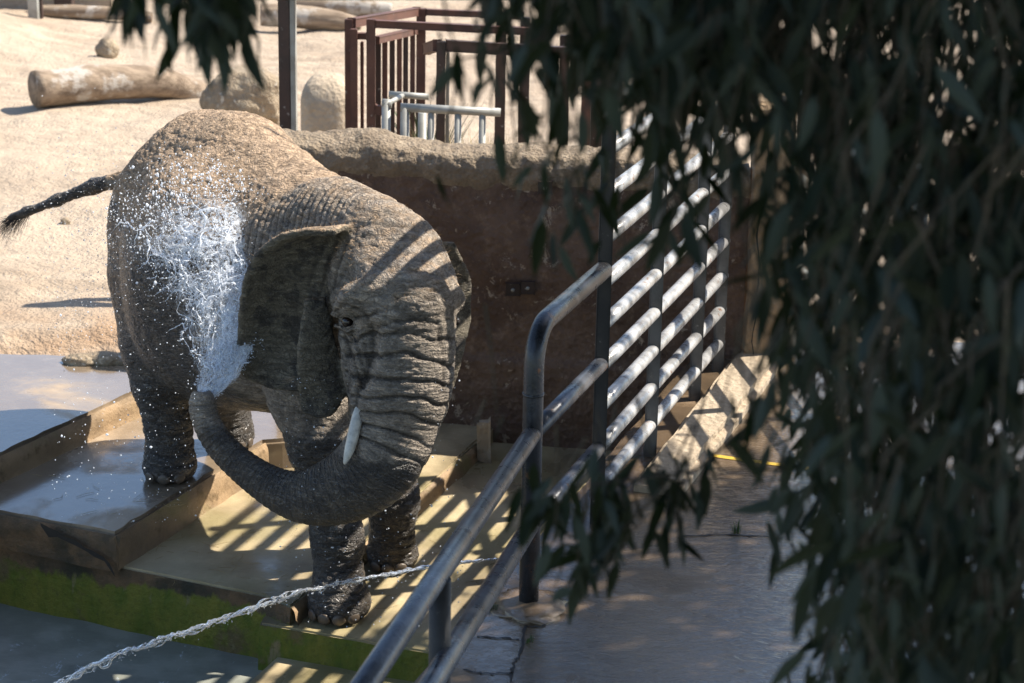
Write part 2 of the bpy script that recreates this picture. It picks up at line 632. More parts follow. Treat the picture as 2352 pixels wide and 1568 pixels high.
# floor A
A1, A3 = PZ(1090, 1018, 0), PZ(668, 1392, 0)
A4 = PZ(609, 1367, 0)
ad = (A1 - A3).normalized()
P1b = PZ(265, 1298, 0)
front_far = P1b + (P1b - A4).normalized() * 9
floorA = slab('pool_floor', [xy(front_far), xy(P1b), xy(A4), xy(A3), xy(A1 + ad * .8), (-3, 17), (-14, 17)], -.25, 0.0, WETFLOOR, bev=.014, jit=.008)
tag(floorA, kind='structure')
# floor B, 13 cm lower
B1, B2 = PZ(677, 1444, -.13), PZ(970, 1494, -.13)
bd = (B2 - B1).normalized()
floorB = slab('pool_floor', [xy(B1 - bd * .25), xy(B1 + bd * 2.2), (2.2, 16.6), (-1.2, 16.6)], -.5, -.13, WETFLOOR, bev=.012, jit=.006)
tag(floorB, kind='structure')
# green pool walls in front of floor A and B
def vwall(name, pts, z0, z1, th, mat):
    o = empty
    V, Fc = [], []
    # dense strip with relief
    P = []
    for a, b in zip(pts[:-1], pts[1:]):
        n = max(2, int((b - a).length / .06))
        for k in range(n): P.append(a.lerp(b, k / n))
    P.append(pts[-1])
    nz = 14
    for i, p in enumerate(P):
        for k in range(nz + 1):
            V.append((p.x, p.y, z0 + (z1 - z0) * k / nz))
    V = np.array(V)
    d = fbm(V, 3.5, 4, 9) * .03
    nrm = np.array([-VD.y, VD.x, 0]) * -1
    nrm = np.array([-UD.x, -UD.y, 0])
    topk = np.tile(1 - (np.arange(nz + 1) / nz) ** 5, len(P))
    V = V + nrm * ((d + .042) * topk + .004)[:, None]
    T = []
    for i in range(len(P) - 1):
        for k in range(nz):
            a = i * (nz + 1) + k
            T.append((a, a + nz + 1, a + nz + 2, a + 1))
    o = npmesh(name, V, np.array(T), mat)
    tag(o, kind='structure')
    return o


vwall('pool_wall', [front_far, P1b, A4, A3], -1.2, -.012, .1, POOLWALL)
vwall('pool_wall', [B1 - bd * .25, B1 + bd * 2.2], -1.2, -.142, .1, POOLWALL)
vwall('step_face', [pl_far + UD * 0.0, PL, P1 + VD * .045], -.02, .225, .1, POOLWALL)


def riserface(a, b, z0, z1, off, name='step_riser'):
    n = max(2, int((b - a).length / .05))
    nz = 6
    nr = Vector((VD.x, VD.y, 0))
    V = [a.lerp(b, i / n) * 1 for i in range(n + 1) for k in range(nz + 1)]
    V = np.array([(v.x, v.y, z0 + (z1 - z0) * (j % (nz + 1)) / nz) for j, v in enumerate(V)])
    d = .012 + .02 * fbm(V, 4, 4, 21) + np.where(V[:, 2] < z0 + .03, .012, 0)
    tk_ = np.tile(1 - (np.arange(nz + 1) / nz) ** 5, n + 1)
    V = V + np.array(nr) * (off + (d + .018) * tk_ + .003)[:, None]
    T = [(i * (nz + 1) + k, (i + 1) * (nz + 1) + k, (i + 1) * (nz + 1) + k + 1, i * (nz + 1) + k + 1) for i in range(n) for k in range(nz)]
    return tag(npmesh(name, V, np.array(T), RISER), kind='structure')


riserface(ua, ub, .235, .425, .002)
riserface(P1 - UD * .045, P2, -.005, .225, .002)
riserface(A3, A1, -.135, -.012, .002)

# broken concrete ledge where the steps meet the sand
def blob(name, c, r, mat, parent=None, seed=0, amp=.25, sub=3, scale=(1, 1, 1), fr=1.6, flat=None):
    bm = bmesh.new()
    bmesh.ops.create_icosphere(bm, subdivisions=sub, radius=1)
    V = np.array([v.co[:] for v in bm.verts])
    d = 1 + amp * fbm(V, fr, 5, seed)
    V = V * d[:, None] * np.array(scale) * r
    if flat: V[:, 2] = np.clip(V[:, 2], -flat * r, flat * r)
    V = V + np.array(c)
    for v, q in zip(bm.verts, V): v.co = q
    me = bpy.data.meshes.new(name)
    bm.to_mesh(me)
    bm.free()
    return link(name, me, mat, parent)


for i, (x, y, r, n) in enumerate([(185, 828, .13, 'flat brown stone at the left end of the broken ledge behind the upper step'),
                                  (232, 826, .15, 'flat brown stone in the middle of the broken ledge behind the upper step'),
                                  (285, 826, .14, 'flat brown stone of the ledge beside the elephant\'s hind leg')]):
    p = PZ(x, y + 8, .46)
    tag(blob('ledge_stone', (p.x, p.y + .1, .46), r, ROCK, seed=i + 3, scale=(1.25, .8, .42)), n, 'stone', 'stones of the broken ledge')

# pool water
water = grid_sheet('pool_water', np.linspace(-40, 1.2, 40), np.linspace(-5, 13.9, 30), lambda X, Y: -.45 + 0 * X, POOLW)
tag(water, kind='structure')
# submerged ledge with wet green top
L0 = PZ(640, 1500, -.34)
led = slab('pool_ledge', [xy(L0 + Vector((0, .2, 0))), xy(L0 - UD * .02), xy(L0 - UD * 3.0), xy(L0 - UD * 3.0 + VD * 3), xy(L0 + VD * 3)], -1.2, -.34, WETFLOOR, bev=.02, jit=.01)
tag(led, kind='structure')

# walkway
FB, FE = PZ(1214, 1393, .7), PZ(1614, 892, .7)
fd = (FE - FB).normalized()
fn = Vector((fd.y, -fd.x, 0))            # to the right of the fence
e0 = FB - fd * 9 - fn * .28
e1 = FE + fd * 1.0 - fn * .28
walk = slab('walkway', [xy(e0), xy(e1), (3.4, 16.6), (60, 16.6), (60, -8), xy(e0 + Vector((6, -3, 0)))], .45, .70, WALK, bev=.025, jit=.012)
tag(walk, kind='structure')
wf = slab('walkway_retaining_wall', [xy(e0 + fn * .03), xy(e1 + fn * .03), xy(e1 + fn * .5), xy(e0 + fn * .5)], -1.25, .46, POOLWALL)
tag(wf, kind='structure')
# kerb along the fence
kb = FB + fd * 2.0
kerb = slab('kerb', [xy(kb + fn * .08), xy(FE + fd * .9 + fn * .08), xy(FE + fd * .9 + fn * .46), xy(kb + fn * .40)], .70, .80, BLOCK, bev=.05, jit=.007, cut=.2)
tag(kerb, kind='structure')
y0, y1 = PZ(1612, 1042, .704), PZ(1900, 1082, .704)
yd = (y1 - y0).normalized()
yn = Vector((-yd.y, yd.x, 0)) * .028
tag(pydata('painted_line', [y0 - yn, y1 - yn, y1 + yn, y0 + yn], [(0, 1, 2, 3)], YELLOW), kind='structure')
# cracked slabs at the edge of the walkway near the low rails
def crackline(pts, name='crack', wdt=.012, z=.7045):
    V, Fc = [], []
    for i in range(len(pts) - 1):
        a, b = pts[i], pts[i + 1]
        n = 6
        for k in range(n + (1 if i == len(pts) - 2 else 0)):
            c = a.lerp(b, k / n) + Vector((random.uniform(-.012, .012), random.uniform(-.012, .012), 0))
            t = (b - a).normalized()
            s = Vector((-t.y, t.x, 0)) * wdt * random.uniform(.3, 1.0)
            V += [(c.x - s.x, c.y - s.y, z), (c.x + s.x, c.y + s.y, z)]
    Fc = [(2 * i, 2 * i + 2, 2 * i + 3, 2 * i + 1) for i in range(len(V) // 2 - 1)]
    tag(pydata(name, V, Fc, CRACKM, None), kind='structure')


CRACKM = m_plain('crack_dirt', (.02, .017, .014), .6)
for pl_ in ([(1110, 1390), (1160, 1408), (1215, 1412)], [(1095, 1462), (1140, 1466), (1195, 1470)], [(1210, 1440), (1195, 1500), (1180, 1530), (1170, 1568)],
            [(1060, 1540), (1120, 1548), (1180, 1545)], [(1560, 1232), (1680, 1228), (1800, 1236)], [(1270, 1420), (1240, 1440), (1205, 1440)]):
    crackline([PZ(a, b, .70) for a, b in pl_])

# =================================================================== WALL
wall = empty('rough_wall', 'rough brown rendered wall with a lumpy sunlit-pale coping behind the elephant', 'wall', (0, 16.3, 0))


def wallY(X): return 16.28 - .17 * X


def px_wall(pts, off):
    out = []
    for (x, y) in pts:
        X = 0
        for _ in range(4):
            p = PY(x, y, wallY(X) + off)
            X = p.x
        out.append((p.x, p.z))
    return np.array(out)


topf = px_wall([(560, 335), (640, 335), (750, 350), (850, 340), (950, 352), (1040, 368), (1250, 368), (1400, 376), (1600, 388), (1720, 395)], 0)
topb = px_wall([(560, 296), (620, 297), (720, 300), (790, 298), (850, 294), (890, 298), (920, 310), (980, 322), (1040, 330), (1250, 322), (1400, 335), (1600, 350), (1720, 355)], .42)
nx, nz = 260, 110
Xs = np.linspace(-1.95, 1.82, nx)
V = []
zt = np.interp(Xs, topf[:, 0], topf[:, 1])
zbk = np.interp(Xs, topb[:, 0], topb[:, 1])
for i in range(nx):
    for k in range(nz + 1):
        V.append((Xs[i], wallY(Xs[i]), -.3 + (zt[i] + .3 - .16) * k / nz))
V = np.array(V)
off = .035 * fbm(V, 1.3, 5, 31) + .018 * fbm(V, 7, 4, 32) + .006 * fbm(V, 26, 3, 34)
lower = sstep(V[:, 2], .62, .55) * .05
V[:, 1] -= off + lower
T = []
for i in range(nx - 1):
    for k in range(nz):
        a = i * (nz + 1) + k
        T.append((a, a + nz + 1, a + nz + 2, a + 1))
npmesh('wall_face', V, np.array(T), WALLM, wall)
# coping: rounded lumpy band
V = []
ns = 30
for i in range(nx):
    y0 = wallY(Xs[i])
    zf, zb = zt[i], zbk[i]
    prof = [(.02, zf - .26), (-.015, zf - .16), (-.02, zf - .07), (.02, zf + .02), (.12, (zf * .6 + zb * .4) + .02), (.28, (zf * .3 + zb * .7) + .02), (.42, zb), (.46, zb - .15), (.46, zb - 1.5)]
    pp = np.array(prof)
    s = np.linspace(0, len(prof) - 1, ns)
    yy = np.interp(s, np.arange(len(prof)), pp[:, 0])
    zz = np.interp(s, np.arange(len(prof)), pp[:, 1])
    for k in range(ns): V.append((Xs[i], y0 + yy[k], zz[k]))
V = np.array(V)
d = .05 * fbm(V, 2.2, 5, 41) + .03 * fbm(V, 9, 4, 42) + .012 * fbm(V, 28, 3, 43)
V[:, 1] -= d * .7
V[:, 2] += d * .8
T = [(i * ns + k, (i + 1) * ns + k, (i + 1) * ns + k + 1, i * ns + k + 1) for i in range(nx - 1) for k in range(ns - 1)]
npmesh('coping', V, np.array(T), CAPM, wall)
for (x, y) in [(1212, 660), (1178, 664), (1252, 430)]:
    p = PY(x, y, wallY(PY(x, y, 16.2).x) - .05)
    pl = beam('anchor_plate', p - Vector((.055, 0, 0)), p + Vector((.055, 0, 0)), .03, .10, DKBROWN, wall)
    bo = blob('bolt', (p.x, p.y - .025, p.z), .018, GALV, None, sub=1, amp=0)
    bo.parent = pl
    bo.matrix_parent_inverse = Matrix.Identity(4)
# pale concrete stub at the foot of the wall
p = PZ(1112, 1062, -.13)
tag(beam('concrete_stub', (p.x, p.y + .04, -.14), (p.x - .01, p.y + .05, .2), .11, .10, BLOCK, None, bev=.02), 'narrow pale concrete stub at the foot of the brown wall', 'stub')

# cracked column at the end of the bar fence
FF = FE + fd * .62
cpos = Vector((1.98, 16.0, .7))
colm = empty('concrete_column', 'cracked tan concrete column at the end of the tall bar fence', 'column', cpos)
bm = bmesh.new()
bmesh.ops.create_cube(bm, size=1)
bmesh.ops.subdivide_edges(bm, edges=bm.edges[:], cuts=14, use_grid_fill=True)
for v in bm.verts:
    c = v.co.copy()
    v.co = Vector((cpos.x + c.x * .30, cpos.y + c.y * .34, .7 + (c.z + .5) * 2.1))
V = np.array([v.co[:] for v in bm.verts])
d = .02 * fbm(V, 4, 5, 8)
for v, q in zip(bm.verts, d):
    v.co.x += q; v.co.y += q
me = bpy.data.meshes.new('shaft')
bm.to_mesh(me); bm.free()
link('shaft', me, m_rock('cracked_tan_render', (.42, .30, .19), (.33, .235, .15), (.48, .36, .24), 1.2), colm)
V, Fc = [], []
for k in range(26):
    z = .75 + 1.95 * k / 25
    crx = (cpos.x - .07 if k == 0 else crx) + random.uniform(-.018, .018)
    x = crx
    wd = random.uniform(.002, .009)
    V += [(x - wd, cpos.y - .196, z), (x + wd, cpos.y - .196, z)]
pydata('crack', V, [(2 * i, 2 * i + 2, 2 * i + 3, 2 * i + 1) for i in range(25)], CRACKM, colm)

# =================================================================== FENCES
RP = .043           # rail radius
fence = empty('bar_fence', 'tall fence of sunlit-pale steel bars dividing pool and walkway', 'fence', (FB.x, FB.y, .7))
SP = [1.40, 2.72, 4.02, 4.78]            # distances of the posts behind the elbow post
heights = [.22 + .272 * k for k in range(13)]
for k, s in enumerate(SP):
    p = FB + fd * s
    beam('post', p + Vector((0, 0, -.06)), p + Vector((0, 0, 3.62)), .085, .085, POSTM if k < 1 else DKPOST, fence, bev=.01)
for k, h in enumerate(heights):
    a = FB + fd * SP[0]
    b = FB + fd * (SP[-1] + .04)
    off = fn * (.0)
    pts = [a.lerp(b, t) + off + Vector((0, 0, h + .006 * math.sin(3 * t + k))) for t in np.linspace(0, 1, 9)]
    tube('rail', pts, RP, PIPE_SUNLIT, fence, n=20)

low_f = empty('pipe_railing', 'shade-darkened wet pipe railing with an elbow beside the elephant', 'railing', (FB.x, FB.y, .7))
# elbow post and top rail
zt_ = .7 + 1.66
C_ = FB + fd * SP[0]
pts = [FB + Vector((0, 0, -.05)), FB + Vector((0, 0, 1.2)), FB + Vector((0, 0, zt_ - .7 - .22))]
for a in np.linspace(0, math.pi / 2, 9)[1:]:
    pts.append(Vector((FB.x, FB.y, zt_ - .22)) + fd * (.22 * (1 - math.cos(a))) + Vector((0, 0, .22 * math.sin(a))))
pts.append(Vector((C_.x, C_.y, zt_)) - fd * .03)
tube('elbow_post', pts, .057, BLACKPIPE, low_f, n=24)
for z in (.5, 1.055):
    tube('rail', [FB + Vector((0, 0, z)), C_ + Vector((0, 0, z)) - fd * .03], .049, PIPE, low_f, n=24)
tube('collar', [FB + Vector((0, 0, 1.28)), FB + Vector((0, 0, 1.295))], .0605, BLACKPIPE, low_f, n=24)
# near, rising section
rb_t, rb_l = FB + Vector((0, 0, 1.055)), FB + Vector((0, 0, .5))
ra_t, ra_l = PD(1003, 1325, 9.4), PD(1035, 1500, 9.55)
dt, dl = (ra_t - rb_t), (ra_l - rb_l)
tube('rail', [rb_t, rb_t + dt, rb_t + dt * 2.4], .052, PIPE, low_f, n=24)
tube('rail', [rb_l, rb_l + dl, rb_l + dl * 2.4], .052, PIPE, low_f, n=24)
pa = Vector((ra_t.x, ra_t.y, 0))
pa_b = Vector((ra_l.x, ra_l.y, 0))
tube('post', [Vector((pa.x + .015, pa.y, ra_t.z - .01)), Vector((pa.x + .02, pa.y, .66))], .05, POSTM, low_f, n=24)
# concrete pad round the elbow post
tag(blob('concrete_pad', (FB.x, FB.y, .70), .19, WALK, seed=12, amp=.35, sub=4, scale=(1.1, 1.25, .26), fr=2.4), 'cracked round concrete pad at the foot of the elbow post', 'concrete pad')
for s, nm in ((SP[1], 'dark pale footing'), (SP[2], 'footing')):
    pass

# second fence behind the leaves, running right from the column
f2 = empty('pipe_fence', 'slanting steel pipe fence running from the cracked column, mostly hidden by leaves', 'fence', (cpos.x + .3, cpos.y, .7))
g0, g1 = Vector((cpos.x + .24, cpos.y + .1, .7)), Vector((2.62, 13.3, .7))
for h in (.35, .75, 1.15, 1.55, 1.95, 2.35):
    tube('rail', [g0 + Vector((0, 0, h)), g1 + Vector((0, 0, h))], .04, GALV, f2, n=16)
for t in (0.0, .5, 1.0):
    p = g0.lerp(g1, t)
    tube('post', [p - Vector((0, 0, .05)), p + Vector((0, 0, 2.45))], .05, GALV, f2, n=16)

# =================================================================== BACKGROUND YARD
def sz(p): return float(sand_height(np.array([p.x]), np.array([p.y]))[0])


frame = empty('steel_goal_frame', 'dark brown steel frame post with a long top beam behind the wall', 'frame', PY(662, 300, 18.4))
gx0, gx1 = PY(652, 3, 18.4), PY(1395, 3, 18.2)
post_top = PY(653, 3, 18.4)
for px_, Yp in ((653, 18.4), (1378, 18.2)):
    tp = PY(px_, 3, Yp)
    beam('post', (tp.x, tp.y, .45), (tp.x, tp.y, tp.z + .03), .10, .13, DKBROWN, frame)
    beam('flange', (tp.x + .075, tp.y, .45), (tp.x + .075, tp.y, tp.z + .03), .045, .14, GALV if px_ < 700 else DKBROWN, frame)
beam('top_beam', Vector((post_top.x - .05, 18.4, post_top.z + .07)), Vector((gx1.x + .1, 18.2, gx1.z + .07)), .12, .10, DKBROWN, frame)

gate = empty('steel_gate', 'red brown steel gate of upright boards between posts in the sandy yard', 'gate', PY(850, 300, 19.5))


def upright(parent, nm, x0, x1, yt, yb, Y, mat, dd=None):
    a, b = PY((x0 + x1) / 2, yt, Y), PY((x0 + x1) / 2, yb, Y)
    wdt = (x1 - x0) / F * depth(a)
    return beam(nm, (a.x, Y, min(b.z, .5)), (a.x, Y, a.z), dd or wdt, wdt, mat, parent)


def cross(parent, nm, x0, y0, x1, y1, th, Y0, Y1, mat, dd=.07):
    a, b = PY(x0, y0, Y0), PY(x1, y1, Y1)
    return beam(nm, a, b, dd, th / F * depth(a), mat, parent)


upright(gate, 'post', 792, 811, 43, 300, 19.5, BROWN)
upright(gate, 'post', 804, 821, 66, 300, 19.35, BROWN)
upright(gate, 'board', 823, 840, 95, 300, 19.45, BROWN, .03)
upright(gate, 'post', 842, 862, 43, 300, 19.3, BROWN)
upright(gate, 'post', 957, 978, 19, 300, 21.2, BROWN)
for i, (x0, x1) in enumerate([(864, 874), (877, 891), (894, 908), (912, 923), (926, 938), (942, 954)]):
    upright(gate, 'board', x0, x1, 92 - i * 5, 300, 19.6 + i * .27, BROWN if i % 2 else DKBROWN, .05)
cross(gate, 'rail', 808, 52, 957, 26, 20, 19.5, 21.2, BROWN)
cross(gate, 'rail', 862, 92, 955, 70, 15, 19.4, 21.2, BROWN)
cross(gate, 'rail', 820, 82, 842, 82, 14, 19.4, 19.4, BROWN)
cross(gate, 'rail', 862, 250, 884, 255, 20, 19.3, 19.3, BROWN)
cross(gate, 'rail', 862, 54, 1230, 72, 17, 19.3, 19.5, BROWN)
cross(gate, 'rail', 978, 27, 1200, 36, 14, 21.2, 21.4, BROWN)
yard = empty('yard_fence', 'brown timber yard fence with flat rails behind the leaves', 'fence', PY(1012, 320, 19.2))
upright(yard, 'post', 1003, 1024, 95, 330, 19.2, DKBROWN)
upright(yard, 'post_edge', 1025, 1033, 118, 330, 19.25, GALV)
cross(yard, 'rail', 1024, 104, 1360, 124, 26, 19.2, 19.4, DKBROWN)
cross(yard, 'rail', 980, 112, 1004, 104, 24, 19.9, 19.2, BROWN)
for x in (1140, 1195, 1286, 1340, 1368):
    upright(yard, 'post', x, x + 24, 40 if x < 1200 else 80, 335, 19.6, BROWN if x > 1300 else DKBROWN)
rail = empty('pipe_barrier', 'low rusty grey pipe barrier standing behind the lumpy wall coping', 'barrier', PY(900, 320, 17.6))


def ppost(x, y0, w, Y=17.6, mat=GALV):
    a = PY(x, y0, Y)
    tube('post', [(a.x, Y, .4), (a.x, Y, a.z)], w / 2 / F * depth(a), mat, rail, n=14)


ppost(887, 231, 21); ppost(930, 246, 21); ppost(970, 258, 20, 17.8); ppost(990, 258, 15); ppost(1052, 260, 16); ppost(1108, 262, 16)
for (x0, y0_, x1, y1_, w_, Y0, Y1) in [(920, 246, 1150, 258, 20, 17.6, 17.6), (878, 236, 900, 238, 20, 17.6, 17.6), (893, 216, 985, 222, 15, 18.3, 18.3), (893, 236, 925, 219, 12, 17.7, 18.3)]:
    a, b = PY(x0, y0_, Y0), PY(x1, y1_, Y1)
    tube('rail', [a, b], w_ / 2 / F * depth(a), GALV, rail, n=14)

# boulder and cast block
p = PZ(560, 292, .55)
bo = blob('boulder', (p.x, p.y + .2, sz(p) + .30), .58, ROCK, seed=5, amp=.30, sub=5, scale=(.86, .7, .80), fr=1.5, flat=.66)
tag(bo, 'squarish tan boulder with a pale crusted top beside the brown post', 'boulder')
p0, p1 = PY(692, 168, 22.6), PY(812, 168, 22.6)
hw, ztop = (p1.x - p0.x) / 2, p0.z
V, Fc = [], []
prof = [(1.0, .3), (1.0, ztop - .30)] + [(math.cos(a_) ** .7, ztop - .30 + .30 * math.sin(a_)) for a_ in np.linspace(.12, 1.52, 9)]
for (rr_, z_) in prof:
    for k in range(36):
        an = 2 * math.pi * k / 36
        V.append(((p0.x + p1.x) / 2 + hw * rr_ * math.copysign(abs(math.cos(an)) ** .6, math.cos(an)), 22.6 + .4 * rr_ * math.copysign(abs(math.sin(an)) ** .6, math.sin(an)), z_))
Fc = [(i * 36 + k, i * 36 + (k + 1) % 36, (i + 1) * 36 + (k + 1) % 36, (i + 1) * 36 + k) for i in range(len(prof) - 1) for k in range(36)]
Fc.append(tuple((len(prof) - 1) * 36 + k for k in range(36)))
tag(pydata('concrete_block', V, Fc, BLOCK), 'pale round-topped concrete block against the gate post', 'concrete block')


def log(name, pts, rads, label):
    n = 40
    P = [Vector(p) for p in pts]
    t = np.linspace(0, len(P) - 1, n)
    A = np.array([p[:] for p in P])
    idx = np.arange(len(P))
    C3 = np.stack([np.interp(t, idx, A[:, k]) for k in range(3)], 1)
    for _ in range(3): C3[1:-1] = (C3[:-2] + C3[1:-1] * 2 + C3[2:]) / 4
    R_ = np.interp(t, idx, rads)
    V, Fc = tube_data(C3, R_, 26)
    V = np.array([v[:] for v in V])
    d = fbm(V, 2.0, 5, 61)
    c = np.repeat(C3, 26, 0)
    V = c + (V - c) * (1 + .16 * d[:, None])
    o = pydata(name, V, Fc, WOOD)
    return tag(o, label, 'log', 'weathered logs lying in the yard')


Yl = 26.6
pts = [PY(x, y, Yl + .3 * i) for i, (x, y) in enumerate([(80, 206), (170, 196), (270, 186), (370, 190), (450, 212), (520, 235)])]
log('log', pts, [.235, .235, .22, .20, .17, .14], 'long bowed weathered log lying on sand in front of the mound')
log('log', [PY(x, y, 33.5) for x, y in [(600, 32), (650, 34), (720, 40), (780, 48), (830, 56)]], [.17, .19, .18, .16, .10], 'bleached log lying behind the dark brown frame post')
log('log', [PY(x, y, 34.6) for x, y in [(670, 10), (740, 12), (830, 18), (900, 22)]], [.16, .17, .15, .10], 'darker log lying farthest back behind the frame')
log('log', [PY(x, y, 33.9) for x, y in [(85, 26), (180, 27), (300, 32), (350, 40)]], [.10, .11, .10, .08], 'thin pale log along the back edge of the yard beyond the mound')
p = PZ(247, 130, .60)
tag(blob('rock', (p.x, p.y, sz(p) + .12), .17, ROCK, seed=17, amp=.35, sub=3), 'small brown rock at the foot of the sand mound', 'rock')
p = PZ(150, 505, .53)
tag(blob('rock', (p.x, p.y, sz(p) + .01), .05, ROCK, seed=19, amp=.35, sub=2), 'small dark stone on the sand below the elephant tail', 'rock')
hut = empty('yard_shelter', 'dark posts and pale wall of a shelter beyond the sand mound', 'shelter', PY(60, 40, 39))
upright(hut, 'post', 62, 84, -60, 42, 33.4, GALV)
upright(hut, 'post', 78, 94, -60, 34, 33.6, DKBROWN)
upright(hut, 'post', 125, 165, -60, 20, 34.3, DKBROWN)
a, b = PY(-200, -10, 34.9), PY(260, 14, 34.9)
beam('wall', Vector((a.x, 34.9, 1.25)), Vector((b.x, 34.9, 1.25)), .2, 1.6, BLOCK, hut)


# grass tufts -------------------------------------------------------
def tuft(name, c, n, h, spread, mat, label, cat, wd=.004, group=None):
    V, Fc = [], []
    for _ in range(n):
        a = random.uniform(0, 6.28); rr = spread * random.random() ** .6
        b0 = Vector((c[0] + rr * math.cos(a), c[1] + rr * math.sin(a), c[2] - .01))
        hh = h * random.uniform(.5, 1.0)
        ln = Vector((math.cos(a), math.sin(a), 0)) * hh * random.uniform(.1, .6)
        s = Vector((math.cos(a + 1.57), math.sin(a + 1.57), 0)) * wd
        i = len(V)
        m1 = b0 + ln * .35 + Vector((0, 0, hh * .6))
        V += [b0 - s, b0 + s, m1 - s * .7, m1 + s * .7, b0 + ln + Vector((0, 0, hh))]
        Fc += [(i, i + 1, i + 3, i + 2), (i + 2, i + 3, i + 4)]
    o = pydata(name, V, Fc, mat)
    return tag(o, label, cat, group)


tuft('grass_tuft', PZ(1690, 1222, .70), 26, .09, .03, GRASS, 'small grass tuft growing in a joint of the wet walkway', 'grass')
tuft('grass_tuft', PZ(1132, 1400, .70), 22, .06, .03, GRASS, 'tiny grass tuft beside the round concrete pad', 'grass')
tuft('grass_tuft', PZ(1215, 1472, .70), 14, .05, .03, GRASS, 'sparse grass blades in the crack in front of the pad', 'grass')
for i, (x, y) in enumerate([(1970, 1360), (1990, 1400), (1935, 1420), (2080, 1440), (2150, 1500)]):
    tuft('grass_tuft', PZ(x, y, .70), 60, .13, .12, GRASS, ['leafy grass clump at the far end of the row along the walkway edge', 'tall grass clump rising behind the lowest hanging leaves', 'leafy grass clump half hidden under the hanging branch tips', 'grass clump in the deep shade of the tree', 'grass clump near the foot of the tree, mostly covered by leaves'][i], 'grass', group='grass clumps under the branches')
for i, x in enumerate([1050, 1075, 1100, 1130, 1165, 1200]):
    p = PY(x, 320, 20.3 + .1 * (i % 3))
    tuft('dry_grass', (p.x, p.y, .5), 240, 1.15, .17, DRY, 'tall clump of dry straw-coloured grass behind the pipe barrier', 'grass', .006, 'dry grass clumps behind the barrier')
p = PY(985, 300, 21.0)
tuft('green_weed', (p.x, p.y, .5), 70, 1.5, .10, GRASS, 'green weed growing between gate post and yard fence', 'weed', .02)

# =================================================================== ELEPHANT
ele = empty('elephant', 'grey elephant with a dusty back spraying water from its curled trunk', 'elephant', (-1.6, 14.0, 0))
VX = .02
G0 = np.array([-4.05, 11.75, -.20])
G1 = np.array([-.10, 15.95, 3.05])
gn = np.ceil((G1 - G0) / VX).astype(int) + 1
gx = [G0[k] + VX * np.arange(gn[k]) for k in range(3)]
FLD = np.full(gn, 1.0, dtype=np.float32)


def region(lo, hi):
    s = []
    for k in range(3):
        a = max(0, int((lo[k] - G0[k]) / VX)); b = min(gn[k], int((hi[k] - G0[k]) / VX) + 2)
        s.append(slice(a, b))
    return tuple(s)


def smin(a, b, k):
    h = np.maximum(k - np.abs(a - b), 0) / k
    return np.minimum(a, b) - h * h * k * .25


def mgrid(s):
    return np.meshgrid(gx[0][s[0]].astype(np.float32), gx[1][s[1]].astype(np.float32), gx[2][s[2]].astype(np.float32), indexing='ij', sparse=True)


def cone(p, q, ra, rb, k=.08, sub=False):
    """Smooth union with a round cone between p (radius ra) and q (radius rb)."""
    p, q = np.array(p, dtype=np.float32), np.array(q, dtype=np.float32)
    m = max(ra, rb) + k + .03
    s = region(np.minimum(p, q) - m, np.maximum(p, q) + m)
    X, Y, Z = mgrid(s)
    d = q - p
    L2 = float(d @ d) + 1e-9
    t = np.clip(((X - p[0]) * d[0] + (Y - p[1]) * d[1] + (Z - p[2]) * d[2]) / L2, 0, 1)
    D = np.sqrt((X - p[0] - t * d[0]) ** 2 + (Y - p[1] - t * d[1]) ** 2 + (Z - p[2] - t * d[2]) ** 2) - (ra + (rb - ra) * t)
    if sub: FLD[s] = -smin(-FLD[s], D, k)
    else: FLD[s] = smin(FLD[s], D, k)


def ell(c, r3, k=.1, R=None, sub=False):
    """Smooth union with an ellipsoid, R = rotation with local axes in columns."""
    c = np.array(c, dtype=np.float32)
    r3 = np.array(r3, dtype=np.float32)
    m = r3.max() + k + .03
    s = region(c - m, c + m)
    X, Y, Z = mgrid(s)
    X, Y, Z = X - c[0], Y - c[1], Z - c[2]
    if R is not None:
        Rm = np.array(R, dtype=np.float32)
        X, Y, Z = (X * Rm[0, j] + Y * Rm[1, j] + Z * Rm[2, j] for j in range(3))
    k0 = np.sqrt((X / r3[0]) ** 2 + (Y / r3[1]) ** 2 + (Z / r3[2]) ** 2)
    k1 = np.sqrt((X / r3[0] ** 2) ** 2 + (Y / r3[1] ** 2) ** 2 + (Z / r3[2] ** 2) ** 2) + 1e-6
    D = k0 * (k0 - 1) / k1
    if sub: FLD[s] = -smin(-FLD[s], D, k)
    else: FLD[s] = smin(FLD[s], D, k)


def b(x, y, Y, rpx):
    p = PY(x, y, Y)
    return p, rpx / F * depth(p)


def chain(lst, k=.08):
    B = [b(*e) for e in lst]
    for (p, r), (q, s_) in zip(B[:-1], B[1:]): cone(p, q, r, s_, k)


def chain_sub(lst, k=.05):
    B = [b(*e) for e in lst]
    for (p, r), (q, s_) in zip(B[:-1], B[1:]): cone(p, q, r, s_, k, True)


def ball(x, y, Y, r, k=.1, sub=False):
    p, rr = b(x, y, Y, r)
    cone(p, p + Vector((0, 0, .001)), rr, rr, k, sub)


# trunk of the body: rump, barrel, shoulders
chain([(445, 480, 15.00, 182), (560, 610, 14.35, 268)], .20)
chain([(560, 610, 14.35, 268), (705, 640, 13.72, 218)], .20)
ball(500, 425, 14.95, 150, .22)
ball(420, 560, 14.95, 165, .2)
chain([(520, 720, 14.45, 215), (640, 745, 13.85, 205)], .2)
chain([(470, 345, 15.05, 72), (560, 375, 14.7, 90), (680, 470, 13.9, 95)], .25)     # spine
chain([(725, 585, 13.55, 180), (850, 610, 13.05, 140)], .18)                           # neck
chain([(770, 500, 13.3, 90), (880, 530, 12.85, 72)], .18)                             # nape
